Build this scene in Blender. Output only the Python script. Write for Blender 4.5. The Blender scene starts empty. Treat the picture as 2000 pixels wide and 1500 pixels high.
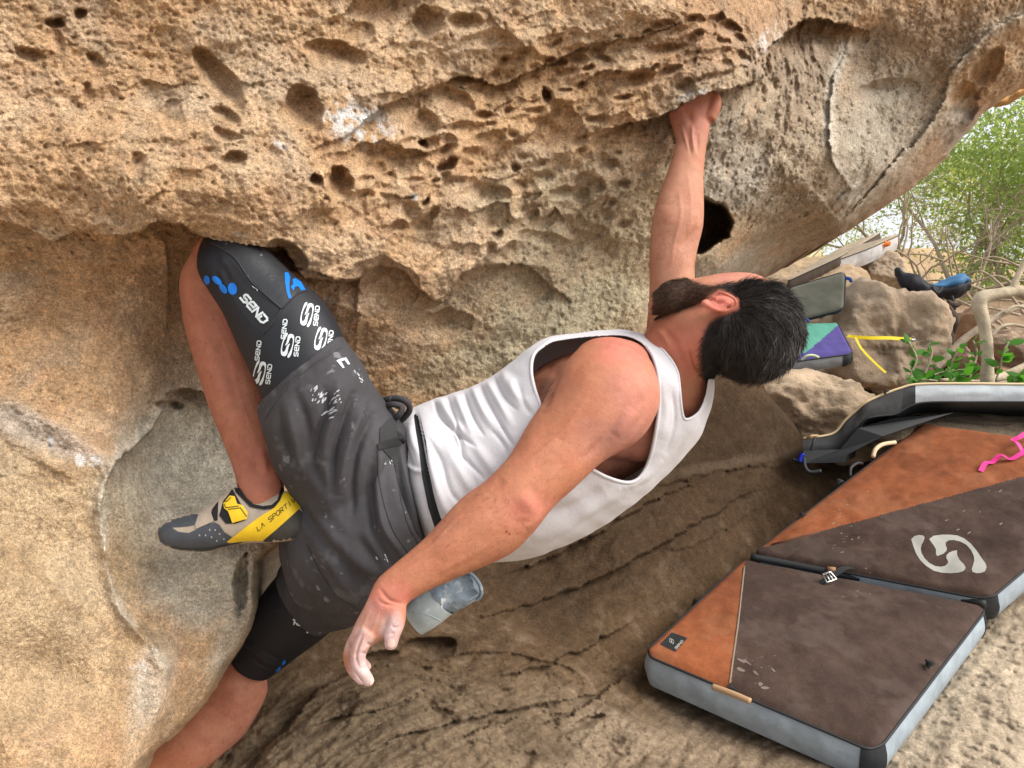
import bpy, bmesh, math, random
import numpy as np
from mathutils import Vector, Matrix
from mathutils.bvhtree import BVHTree
from mathutils.geometry import tessellate_polygon
R = math.radians
random.seed(7)
rng = np.random.RandomState(11)
scene = bpy.context.scene
COL = scene.collection

# ---------------------------------------------------------------- camera, light
PITCH = R(6.0); CAMH = 1.3; FPX = 1455.0
cp, sp = math.cos(PITCH), math.sin(PITCH)
cam_data = bpy.data.cameras.new('camera')
cam = bpy.data.objects.new('camera', cam_data)
COL.objects.link(cam)
cam.location = (0, 0, CAMH)
cam.rotation_euler = (R(90) - PITCH, 0, 0)
cam_data.sensor_width = 36.0
cam_data.lens = 36.0 * FPX / 2000.0
cam_data.clip_start = 0.05
cam_data.clip_end = 1000
scene.camera = cam

SUN_EL, SUN_AZ = R(42), R(112)       # azimuth measured from +Y towards +X
world = bpy.data.worlds.new('World'); scene.world = world
world.use_nodes = True
wn = world.node_tree; bg = wn.nodes['Background']
sky = wn.nodes.new('ShaderNodeTexSky'); sky.sky_type = 'NISHITA'; sky.sun_disc = False
sky.sun_elevation = SUN_EL; sky.sun_rotation = SUN_AZ
sky.air_density = 1.0; sky.dust_density = 4.0; sky.ozone_density = 0.8
# thin bright cloud over the blue
tcw = wn.nodes.new('ShaderNodeTexCoord'); cn = wn.nodes.new('ShaderNodeTexNoise'); cn.inputs['Scale'].default_value = 2.2; cn.inputs['Detail'].default_value = 5
wn.links.new(tcw.outputs['Generated'], cn.inputs['Vector'])
cr = wn.nodes.new('ShaderNodeMapRange'); cr.inputs[1].default_value = .3; cr.inputs[2].default_value = .7; cr.inputs[3].default_value = .72; cr.inputs[4].default_value = .92
wn.links.new(cn.outputs['Fac'], cr.inputs[0])
cm = wn.nodes.new('ShaderNodeMix'); cm.data_type = 'RGBA'; wn.links.new(cr.outputs[0], cm.inputs[0]); wn.links.new(sky.outputs[0], cm.inputs[6]); cm.inputs[7].default_value = (9.0, 9.3, 9.7, 1)
wn.links.new(cm.outputs[2], bg.inputs[0]); bg.inputs[1].default_value = 0.075
sd_ = bpy.data.lights.new('sun', 'SUN'); sd_.energy = 3.0; sd_.angle = R(42); sd_.color = (1, .95, .88)
sun = bpy.data.objects.new('sun', sd_); COL.objects.link(sun)
# daylight comes from behind the camera, above and a little right
SD = Vector((math.sin(SUN_AZ)*math.cos(SUN_EL), math.cos(SUN_AZ)*math.cos(SUN_EL), math.sin(SUN_EL)))
sun.rotation_euler = SD.to_track_quat('Z', 'Y').to_euler()
sun.location = (3, -3, 6)
scene.view_settings.view_transform = 'Standard'
scene.view_settings.look = 'None'
scene.view_settings.gamma = 1.0
scene.view_settings.use_curve_mapping = False
scene.view_settings.exposure = 0.76
scene.cycles.max_bounces = 6
scene.cycles.diffuse_bounces = 4

# ---------------------------------------------------------------- helpers
def P(px, py, d):
    """measured point of the photograph at a distance d (m) -> place in the world"""
    x = (px-1000)/FPX*d; z = (750-py)/FPX*d
    return Vector((x, d*cp + z*sp, -d*sp + z*cp + CAMH))
def PN(px, py, d):
    x = (px-1000)/FPX*d; z = (750-py)/FPX*d
    return np.stack([x, d*cp + z*sp, -d*sp + z*cp + CAMH], -1)
def proj(V):
    V = np.asarray(V, float)
    y = V[..., 1]; z = V[..., 2]-CAMH
    d = y*cp - z*sp; zc = y*sp + z*cp
    return 1000 + V[..., 0]/d*FPX, 750 - zc/d*FPX, d
CAMP = Vector((0, 0, CAMH))

def mesh_obj(name, V, F, mat=None, parent=None, smooth=True, colors=None):
    me = bpy.data.meshes.new(name)
    V = np.asarray(V, dtype=np.float32)
    if isinstance(F, np.ndarray):
        n = len(F); k = F.shape[1]
        me.vertices.add(len(V)); me.vertices.foreach_set('co', V.ravel())
        me.loops.add(n*k); me.loops.foreach_set('vertex_index', F.astype(np.int32).ravel())
        me.polygons.add(n)
        me.polygons.foreach_set('loop_start', np.arange(0, n*k, k, dtype=np.int32))
        me.update(calc_edges=True)
    else:
        me.from_pydata([tuple(map(float, v)) for v in V], [], F); me.update()
    me.validate()
    if smooth: me.polygons.foreach_set('use_smooth', np.ones(len(me.polygons), bool))
    if colors is not None:
        a = me.color_attributes.new('col', 'FLOAT_COLOR', 'POINT')
        c = np.ones((len(V), 4), np.float32); c[:, :3] = colors
        a.data.foreach_set('color', c.ravel())
    o = bpy.data.objects.new(name, me); COL.objects.link(o)
    if mat: me.materials.append(mat)
    if parent: o.parent = parent; o.matrix_parent_inverse = parent.matrix_world.inverted()
    return o
def tag(o, label=None, cat=None, group=None, kind=None):
    if label: o['label'] = label
    if cat: o['category'] = cat
    if group: o['group'] = group
    if kind: o['kind'] = kind
    return o
def empty(name, loc, label=None, cat=None, group=None):
    o = bpy.data.objects.new(name, None); COL.objects.link(o); o.location = loc
    o.empty_display_size = .1
    bpy.context.view_layer.update()
    return tag(o, label, cat, group)
def get_mesh(o):
    me = o.data; V = np.empty(len(me.vertices)*3, np.float32); me.vertices.foreach_get('co', V)
    N = np.empty(len(me.vertices)*3, np.float32); me.vertices.foreach_get('normal', N)
    return V.reshape(-1, 3).astype(float), N.reshape(-1, 3).astype(float)
def set_verts(o, V):
    o.data.vertices.foreach_set('co', np.asarray(V, np.float32).ravel()); o.data.update()
def set_colors(o, C):
    me = o.data
    a = me.color_attributes.get('col') or me.color_attributes.new('col', 'FLOAT_COLOR', 'POINT')
    c = np.ones((len(me.vertices), 4), np.float32); c[:, :3] = C
    a.data.foreach_set('color', c.ravel())
def bake(o):
    dg = bpy.context.evaluated_depsgraph_get()
    me = bpy.data.meshes.new_from_object(o.evaluated_get(dg))
    old = o.data; o.modifiers.clear(); o.data = me; bpy.data.meshes.remove(old)
    me.polygons.foreach_set('use_smooth', np.ones(len(me.polygons), bool)); me.update()
    return o

# numpy noise
_perm = np.random.RandomState(3).permutation(4096).astype(np.int64)
def _h(i, j, k, s=0):
    return _perm[(_perm[(_perm[(i+s*31) & 4095] + j) & 4095] + k) & 4095]
_gr = np.random.RandomState(5).normal(size=(4096, 3)); _gr /= np.linalg.norm(_gr, axis=1)[:, None]
_rv = np.random.RandomState(6).rand(4096, 3)
def perlin(p, s=0):
    p = np.asarray(p, float); i = np.floor(p).astype(np.int64); f = p - i
    u = f*f*f*(f*(f*6-15)+10); out = 0
    for a in (0, 1):
        for b in (0, 1):
            for c in (0, 1):
                g = _gr[_h(i[..., 0]+a, i[..., 1]+b, i[..., 2]+c, s)]
                w = (u[..., 0] if a else 1-u[..., 0])*(u[..., 1] if b else 1-u[..., 1])*(u[..., 2] if c else 1-u[..., 2])
                out = out + w*(g[..., 0]*(f[..., 0]-a)+g[..., 1]*(f[..., 1]-b)+g[..., 2]*(f[..., 2]-c))
    return out*1.6
def fbm(p, oct=4, s=0, gain=.5, ridged=False):
    a = 1; t = 0; p = np.asarray(p, float)
    for o in range(oct):
        n = perlin(p, s+o)
        if ridged: n = 1-2*np.abs(n)
        t = t + a*n; a *= gain; p = p*2.03+.37
    return t
def worley2(x, y, s=0):
    """F1, F2 and the vector from the cell point, 2D"""
    i = np.floor(x).astype(np.int64); j = np.floor(y).astype(np.int64)
    f1 = np.full(x.shape, 9.); f2 = np.full(x.shape, 9.); vy = np.zeros(x.shape); rd = np.zeros(x.shape)
    for a in (-1, 0, 1):
        for b in (-1, 0, 1):
            h = _h(i+a, j+b, 0*i, s); r = _rv[h]
            dx = x-(i+a+r[..., 0]); dy = y-(j+b+r[..., 1]); d = np.sqrt(dx*dx+dy*dy)
            m = d < f1
            f2 = np.where(m, f1, np.minimum(f2, d)); vy = np.where(m, dy, vy); rd = np.where(m, r[..., 2], rd)
            f1 = np.where(m, d, f1)
    return f1, f2, vy, rd
def sstep(a, b, x):
    t = np.clip((x-a)/(b-a), 0, 1); return t*t*(3-2*t)

def inpoly(x, y, poly):
    x = np.asarray(x, float); y = np.asarray(y, float); c = np.zeros(x.shape, bool); n = len(poly)
    for i in range(n):
        x1, y1 = poly[i]; x2, y2 = poly[(i+1) % n]
        if y1 == y2: continue
        c ^= ((y1 > y) != (y2 > y)) & (x < (x2-x1)*(y-y1)/(y2-y1)+x1)
    return c
def poly_dist(x, y, pts, closed=False):
    """distance, side sign, parameter 0..1 and nearest point on a polyline"""
    n = len(pts); segs = n if closed else n-1
    L = [0]
    for i in range(segs):
        a = pts[i]; b = pts[(i+1) % n]; L.append(L[-1]+math.hypot(b[0]-a[0], b[1]-a[1]))
    best = np.full(x.shape, 1e9); sg = np.ones(x.shape); tt = np.zeros(x.shape); nx = np.zeros(x.shape); ny = np.zeros(x.shape)
    for i in range(segs):
        ax, ay = pts[i]; bx, by = pts[(i+1) % n]; dx, dy = bx-ax, by-ay; l2 = dx*dx+dy*dy+1e-9
        t = np.clip(((x-ax)*dx+(y-ay)*dy)/l2, 0, 1); qx = ax+t*dx; qy = ay+t*dy
        d = np.hypot(x-qx, y-qy); m = d < best
        best = np.where(m, d, best); s = np.sign(dx*(y-ay)-dy*(x-ax)); s[s == 0] = 1
        sg = np.where(m, s, sg); tt = np.where(m, (L[i]+t*math.sqrt(l2))/L[-1], tt)
        nx = np.where(m, qx, nx); ny = np.where(m, qy, ny)
    return best, sg, tt, nx, ny
def jag(pts, amp=4, step=14, seed=0, closed=True):
    """natural roughness for a traced rock edge"""
    r = random.Random(seed); out = []; n = len(pts)
    for i in range(n if closed else n-1):
        a = pts[i]; b = pts[(i+1) % n]; l = math.hypot(b[0]-a[0], b[1]-a[1]); k = max(1, int(l/step))
        for j in range(k):
            t = j/k; w = amp if j else amp*.4
            out.append((a[0]+(b[0]-a[0])*t+r.uniform(-w, w), a[1]+(b[1]-a[1])*t+r.uniform(-w, w)))
    if not closed: out.append(pts[-1])
    return out
def catmull(pts, n):
    P_ = [np.array(p, float) for p in pts]; P_ = [2*P_[0]-P_[1]]+P_+[2*P_[-1]-P_[-2]]; out = []
    for i in range(1, len(P_)-2):
        for j in range(n):
            t = j/n; a, b, c, d = P_[i-1:i+3]
            out.append(.5*((2*b)+(c-a)*t+(2*a-5*b+4*c-d)*t*t+(3*b-a-3*c+d)*t**3))
    out.append(P_[-2]); return out
def tube_geo(path, radii, seg=8, cap=True):
    """round tube along 3D points"""
    path = [np.array(p, float) for p in path]; V = []; F = []; n = len(path)
    if np.isscalar(radii): radii = [radii]*n
    up = np.array([0.13, .21, 1.]); prev = None
    for i, p in enumerate(path):
        t = path[min(i+1, n-1)]-path[max(i-1, 0)]; t /= (np.linalg.norm(t)+1e-12)
        if prev is None:
            s = np.cross(t, up); s /= np.linalg.norm(s)
        else:
            s = prev - t*np.dot(prev, t); s /= (np.linalg.norm(s)+1e-12)
        prev = s; b = np.cross(t, s)
        for k in range(seg):
            a = 2*math.pi*k/seg; V.append(p+radii[i]*(s*math.cos(a)+b*math.sin(a)))
    for i in range(n-1):
        for k in range(seg):
            F.append((i*seg+k, i*seg+(k+1) % seg, (i+1)*seg+(k+1) % seg, (i+1)*seg+k))
    if cap:
        F.append(tuple(range(seg-1, -1, -1))); F.append(tuple((n-1)*seg+k for k in range(seg)))
    return V, F
def join_geo(parts):
    V = []; F = []
    for v, f in parts:
        o = len(V); V.extend(v); F.extend([tuple(i+o for i in q) for q in f])
    return V, F
def limb(secs, sub=6, seg=28, sup=2.0, caps=(1, 1)):
    """closed tapering body volume; section = (Ax,Ay,Bx,By,depth,k): both outline points, distance, depth/width"""
    cs = catmull([list(s) for s in secs], sub); rings = []
    n = len(cs); C = []; W = []
    for c in cs:
        a = np.array(P(c[0], c[1], c[4])); b = np.array(P(c[2], c[3], c[4])); C.append((a+b)/2); W.append((b-a)/2)
    for i in range(n):
        t = C[min(i+1, n-1)]-C[max(i-1, 0)]; t /= np.linalg.norm(t)
        w = W[i]; nn = np.cross(t, w); nn = nn/(np.linalg.norm(nn)+1e-9)*np.linalg.norm(w)*cs[i][5]
        rings.append((C[i], w, nn))
    def ring(c, w, nn, s=1):
        out = []
        for k in range(seg):
            a = 2*math.pi*k/seg; ca, sa = math.cos(a), math.sin(a)
            q = (abs(ca)**sup+abs(sa)**sup)**(-1/sup)
            out.append(c+(w*ca*q+nn*sa*q)*s)
        return out
    V = []
    def capr(i, j):
        c, w, nn = rings[i]; d = c-rings[j][0]; d = d/np.linalg.norm(d)*min(np.linalg.norm(w), np.linalg.norm(nn))
        return [ring(c+d*math.sin(R(a)), w, nn, math.cos(R(a))) for a in (84, 60, 40, 20)]
    seq = []
    if caps[0]: seq += capr(0, 1)
    seq += [ring(*r) for r in rings]
    if caps[1]: seq += capr(-1, -2)[::-1]
    for r in seq: V.extend(r)
    F = []
    for i in range(len(seq)-1):
        for k in range(seg):
            F.append((i*seg+k, i*seg+(k+1) % seg, (i+1)*seg+(k+1) % seg, (i+1)*seg+k))
    F.append(tuple(range(seg-1, -1, -1))); F.append(tuple((len(seq)-1)*seg+k for k in range(seg)))
    return V, F
def ellipsoid(c, ax, ay, az, n=16):
    V = []; F = []; c = np.array(c)
    for i in range(n+1):
        th = math.pi*(i+.02)/(n+.04)
        for k in range(2*n):
            a = math.pi*k/n
            V.append(c+np.array(ax)*math.cos(th)+(np.array(ay)*math.cos(a)+np.array(az)*math.sin(a))*math.sin(th))
    m = 2*n
    for i in range(n):
        for k in range(m): F.append((i*m+k, i*m+(k+1) % m, (i+1)*m+(k+1) % m, (i+1)*m+k))
    F.append(tuple(range(m-1, -1, -1))); F.append(tuple(n*m+k for k in range(m)))
    return V, F
def remesh(o, vox, smooth=0, fac=.5):
    m = o.modifiers.new('r', 'REMESH'); m.mode = 'VOXEL'; m.voxel_size = vox; m.use_smooth_shade = True
    if smooth:
        s = o.modifiers.new('s', 'SMOOTH'); s.factor = fac; s.iterations = smooth
    return bake(o)
def fold_disp(V, N, folds, face=True):
    """cloth folds and muscle lines: each is (polyline, width px, height m)"""
    x, y, d = proj(V); D = np.zeros(len(V))
    view = V-np.array([0, 0, CAMH]); view /= np.linalg.norm(view, axis=1)[:, None]
    f = np.clip(-(N*view).sum(1)*2.2, 0, 1) if face else 1
    for pts, w, h in folds:
        pts = [tuple(q) for q in catmull(pts, 4)] if len(pts) > 2 else pts
        m = (x > min(p[0] for p in pts)-3*w) & (x < max(p[0] for p in pts)+3*w) & (y > min(p[1] for p in pts)-3*w) & (y < max(p[1] for p in pts)+3*w)
        if not m.any(): continue
        dist, sg, t, _, _ = poly_dist(x[m], y[m], pts)
        D[m] += h*np.exp(-(dist/w)**2)*np.sin(np.clip(t, 0.02, .98)*math.pi)**.5
    return V+N*(D*f)[:, None]

# ---------------------------------------------------------------- materials
def mat(name, color=(.5, .5, .5), rough=.8, bump=None, vary=0., vscale=8., attr=False, spec=.3, sss=0., metal=0., speck=None, extra=None, sheen=0., coat=0., grain=None):
    m = bpy.data.materials.new(name); m.use_nodes = True; nt = m.node_tree; N = nt.nodes; L = nt.links
    b = N['Principled BSDF']; b.inputs['Roughness'].default_value = rough
    b.inputs['Specular IOR Level'].default_value = spec; b.inputs['Metallic'].default_value = metal
    if sheen: b.inputs['Sheen Weight'].default_value = sheen
    if coat: b.inputs['Coat Weight'].default_value = coat
    tc = N.new('ShaderNodeTexCoord'); co = tc.outputs['Object']
    if attr:
        a = N.new('ShaderNodeVertexColor'); a.layer_name = 'col'; c = a.outputs['Color']
    else:
        r = N.new('ShaderNodeRGB'); r.outputs[0].default_value = (*color, 1); c = r.outputs[0]
    def noise(scale, det=6, rough_=.6, dist=0):
        n = N.new('ShaderNodeTexNoise'); n.inputs['Scale'].default_value = scale; n.inputs['Detail'].default_value = det
        n.inputs['Roughness'].default_value = rough_; n.inputs['Distortion'].default_value = dist
        L.new(co, n.inputs['Vector']); return n.outputs['Fac']
    def mapr(v, a0, a1, b0, b1):
        n = N.new('ShaderNodeMapRange'); L.new(v, n.inputs[0])
        for i, q in zip((1, 2, 3, 4), (a0, a1, b0, b1)): n.inputs[i].default_value = q
        return n.outputs[0]
    def mul(c, v):
        n = N.new('ShaderNodeVectorMath'); n.operation = 'SCALE'; L.new(c, n.inputs[0]); L.new(v, n.inputs['Scale']); return n.outputs[0]
    if vary: c = mul(c, mapr(noise(vscale), .3, .7, 1-vary, 1+vary))
    for sc_, am_ in (grain or []): c = mul(c, mapr(noise(sc_, 4, .75), .36, .64, 1-am_, 1+am_))
    for s in (speck or []):        # (scale, threshold, colour, strength)
        f = mapr(noise(s[0], 3, .7), s[1], s[1]+.06, 0, s[3])
        mx = N.new('ShaderNodeMix'); mx.data_type = 'RGBA'; L.new(f, mx.inputs[0]); L.new(c, mx.inputs[6]); mx.inputs[7].default_value = (*s[2], 1); c = mx.outputs[2]
    L.new(c, b.inputs['Base Color'])
    if bump:
        h = None
        for sc, amt in bump:
            n = N.new('ShaderNodeMath'); n.operation = 'MULTIPLY'; L.new(noise(sc, 8, .65), n.inputs[0]); n.inputs[1].default_value = amt
            if h is None: h = n.outputs[0]
            else:
                a_ = N.new('ShaderNodeMath'); a_.operation = 'ADD'; L.new(h, a_.inputs[0]); L.new(n.outputs[0], a_.inputs[1]); h = a_.outputs[0]
        bp = N.new('ShaderNodeBump'); bp.inputs['Strength'].default_value = 1; bp.inputs['Distance'].default_value = 1
        L.new(h, bp.inputs['Height']); L.new(bp.outputs[0], b.inputs['Normal'])
    if sss:
        b.inputs['Subsurface Weight'].default_value = sss; b.inputs['Subsurface Scale'].default_value = .008
        b.inputs['Subsurface Radius'].default_value = (1, .35, .2)
    if extra: extra(m, b)
    return m
# ---------------------------------------------------------------- rock surfaces
class Relief:
    """a rock face surveyed at stations (photo position, distance in m) and then worn: lips, pockets, scallops, grain"""
    def __init__(s, ctrl):
        A = np.array(ctrl, float); s.xy = A[:, :2]/1000; n = len(A); iv = 1/A[:, 2]
        r = np.linalg.norm(s.xy[:, None]-s.xy[None], axis=-1)
        K = r*r*np.log(r+1e-9)+np.eye(n)*2e-3; M = np.zeros((n+3, n+3)); M[:n, :n] = K; M[:n, n] = M[n, :n] = 1
        M[:n, n+1:] = s.xy; M[n+1:, :n] = s.xy.T; s.w = np.linalg.solve(M, np.r_[iv, 0, 0, 0])
    def base(s, u, v):
        x = u/1000; y = v/1000; o = s.w[-3]+s.w[-2]*x+s.w[-1]*y
        for (cx, cy), w in zip(s.xy, s.w):
            r2 = (x-cx)**2+(y-cy)**2; o = o+w*.5*r2*np.log(r2+1e-12)
        return 1/np.clip(o, .08, 1.6)
LW = [0, 0]
def lip(u, v, d, pts, A, L, warp=0, pw=.5):
    dist, sg, t, _, _ = poly_dist(u+LW[0], v+LW[1], [tuple(q) for q in catmull(pts, 3)])
    if callable(A): A = A(t)
    return d + np.where(sg > 0, A*np.exp(-(dist/L)**1.3), -A*.12*np.exp(-dist/(L*.35)))*np.clip(np.sin(np.clip(t, 0, 1)*math.pi), 0, 1)**pw
def pocket(u, v, D, cx, cy, a, b, ang, dep):
    m = (np.abs(u-cx) < 1.5*max(a, b)) & (np.abs(v-cy) < 1.5*max(a, b))
    x = u[m]-cx; y = v[m]-cy; c, s_ = math.cos(R(ang)), math.sin(R(ang))
    p = (x*c+y*s_)/a; q = (-x*s_+y*c)/b
    nse = perlin(np.stack([x/a*1.3+cx, y/a*1.3+cy, 0*x], -1), 9)*.28
    r = np.sqrt(p*p+q*q)+nse
    prof = np.clip(1-r*r, 0, 1)**.47*np.clip(1.15-.75*(q+1)/2*1.1, .12, 1.2)
    D[m] = np.maximum(D[m], dep*prof)
def build_relief(name, relief, poly, detail, color, material, us, vs, skirt=.35, parent=None, soft=10):
    U, Vv = np.meshgrid(us, vs); sh = U.shape
    ins = inpoly(U, Vv, poly)
    keep = ins[:-1, :-1] | ins[1:, :-1] | ins[:-1, 1:] | ins[1:, 1:]
    used = np.zeros(sh, bool)
    for a in (0, 1):
        for b in (0, 1): used[a:sh[0]-1+a, b:sh[1]-1+b] |= keep
    u = U[used].copy(); v = Vv[used].copy(); inn = ins[used]
    dist, _, _, nx, ny = poly_dist(u, v, poly, True)
    u = np.where(inn, u, nx); v = np.where(inn, v, ny); dist = np.where(inn, dist, 0)
    d0 = relief.base(u, v)
    d = detail(u, v, d0)
    rim = sstep(-60, 0, -np.minimum(dist, 60))   # 1 at the edge
    d = d + .04*d0*np.clip(1-dist/soft, 0, 1)**2
    W = PN(u, v, d)
    C = color(u, v, PN(u, v, d0))
    idx = -np.ones(sh, np.int64); idx[used] = np.arange(used.sum())
    F = np.stack([idx[:-1, :-1], idx[1:, :-1], idx[1:, 1:], idx[:-1, 1:]], -1)[keep]
    # skirt: the rock turns back behind its own edge
    E = np.concatenate([F[:, [0, 1]], F[:, [1, 2]], F[:, [2, 3]], F[:, [3, 0]]])
    key = np.sort(E, 1); kk = key[:, 0]*len(u)+key[:, 1]
    _, inv, cnt = np.unique(kk, return_inverse=True, return_counts=True)
    Bd = E[cnt[inv] == 1]
    bv = np.unique(Bd); mp = {b: i for i, b in enumerate(bv)}
    cx, cy = np.mean([p[0] for p in poly]), np.mean([p[1] for p in poly])
    dirx, diry = cx-u[bv], cy-v[bv]; ln = np.hypot(dirx, diry); dirx /= ln; diry /= ln
    Vs = [W]; Cs = [C]; off = len(W); Fs = [F]; prev = bv
    B = np.vectorize(mp.get)(Bd)
    for st, (dd, ip) in enumerate(((.12, 6), (.4, 22), (1., 60))):
        Vs.append(PN(u[bv]+dirx*ip, v[bv]+diry*ip, d[bv]+skirt*dd)); Cs.append(C[bv])
        cur = off+np.arange(len(bv)); off += len(bv)
        Fs.append(np.stack([prev[B[:, 1]], prev[B[:, 0]], cur[B[:, 0]], cur[B[:, 1]]], -1)); prev = cur
    return mesh_obj(name, np.concatenate(Vs), np.concatenate(Fs), material, parent, True, np.clip(np.concatenate(Cs), .01, 1))
def mixc(a, b, f):
    return a*(1-f[:, None])+np.array(b)*f[:, None]
def blob(u, v, cx, cy, rx, ry=None, ang=0, nz=0):
    ry = ry or rx; c, s_ = math.cos(R(ang)), math.sin(R(ang)); x = u-cx; y = v-cy
    p = (x*c+y*s_)/rx; q = (-x*s_+y*c)/ry
    return sstep(1.25, .45, np.sqrt(p*p+q*q)+nz)

main = Relief([
 (-400, -500, 1.15), (-400, 100, 1.15), (-400, 700, 1.2), (-400, 1300, 1.0), (-300, 1800, .95), (300, 1800, 1.2),
 (0, 0, 1.30), (0, 400, 1.27), (300, 200, 1.34), (300, 420, 1.29), (600, 0, 1.42), (600, 250, 1.38), (450, 440, 1.33), (620, 480, 1.40),
 (500, -400, 1.25), (1000, -400, 1.45), (1500, -400, 1.8), (2000, -400, 2.1),
 (900, 60, 1.52), (820, 350, 1.52), (900, 480, 1.60), (1000, 200, 1.58), (1050, 620, 1.92), (1200, 330, 1.74), (1200, 80, 1.62), (1400, 60, 1.68), (1450, 140, 1.72), (1300, 180, 1.66),
 (700, 700, 1.72), (900, 640, 1.82), (1180, 560, 2.05), (1260, 640, 2.2), (900, 900, 2.0), (700, 950, 1.85),
 (1500, 300, 2.08), (1400, 520, 2.25), (1300, 420, 1.98), (1620, 200, 2.2), (1600, 400, 2.35), (1560, 60, 2.1), (1750, 180, 2.36), (1720, 330, 2.44), (1640, 420, 2.55),
 (1760, 30, 2.2), (1950, 30, 2.3), (1880, 170, 2.45), (2000, 90, 2.4), (2050, 200, 2.6), (1800, 330, 2.75), (1680, 430, 2.95), (1560, 500, 3.15), (1420, 570, 3.0), (2300, 0, 2.7),
 (60, 550, 1.41), (250, 560, 1.47), (150, 700, 1.46), (380, 560, 1.57), (330, 720, 1.56), (0, 780, 1.38), (200, 880, 1.40), (100, 1000, 1.28), (230, 960, 1.42),
 (360, 860, 1.69), (460, 950, 1.66), (330, 960, 1.64), (300, 1060, 1.50), (440, 1085, 1.47), (560, 1060, 1.58),
 (100, 1250, 1.20), (250, 1150, 1.40), (350, 1200, 1.50), (420, 1180, 1.52), (490, 1180, 1.56), (440, 1290, 1.53), (300, 1380, 1.32), (200, 1300, 1.27), (0, 1480, 1.12), (200, 1480, 1.2), (330, 1440, 1.42)])
LIP_MAIN = [(-260, 400), (-100, 405), (0, 430), (60, 450), (105, 470), (150, 455), (262, 458), (300, 433), (340, 433), (400, 462), (460, 476), (520, 482), (556, 486), (580, 522), (600, 540), (640, 545), (700, 548)]
LIP_2 = [(560, 520), (620, 530), (680, 552), (735, 522), (780, 524), (820, 566), (862, 590), (905, 535), (980, 515), (1035, 525), (1075, 560), (1120, 590)]
LIP_3 = [(612, 292), (640, 280), (680, 262), (725, 222), (780, 195), (850, 165), (915, 150), (965, 165), (1020, 150), (1080, 120), (1160, 85), (1250, 70), (1330, 40)]
LIP_4 = [(1150, 262), (1200, 250), (1250, 236), (1300, 226), (1342, 196), (1397, 181), (1440, 168), (1480, 157), (1492, 128), (1500, 92), (1532, 70), (1562, 45), (1610, 40), (1700, 60)]
LIP_5 = [(1650, 95), (1628, 150), (1618, 230), (1622, 300), (1645, 350), (1675, 388)][::-1]
LIP_6 = [(2010, 20), (1930, 62), (1885, 110), (1852, 150), (1840, 205), (1800, 262), (1740, 322), (1695, 380), (1640, 430)]
LIP_7 = [(470, 1010), (390, 1075)]
LIP_8 = [(330, 770), (300, 830), (240, 890), (205, 950), (200, 1020), (215, 1120), (240, 1200), (300, 1260), (320, 1300)]
LIP_9 = [(320, 768), (350, 760), (380, 762), (420, 770), (470, 775)]
HOLE = jag([(1340, 400), (1372, 383), (1395, 392), (1420, 408), (1432, 432), (1425, 462), (1400, 478), (1366, 498), (1340, 490)], 3, 10, 10)
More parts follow.
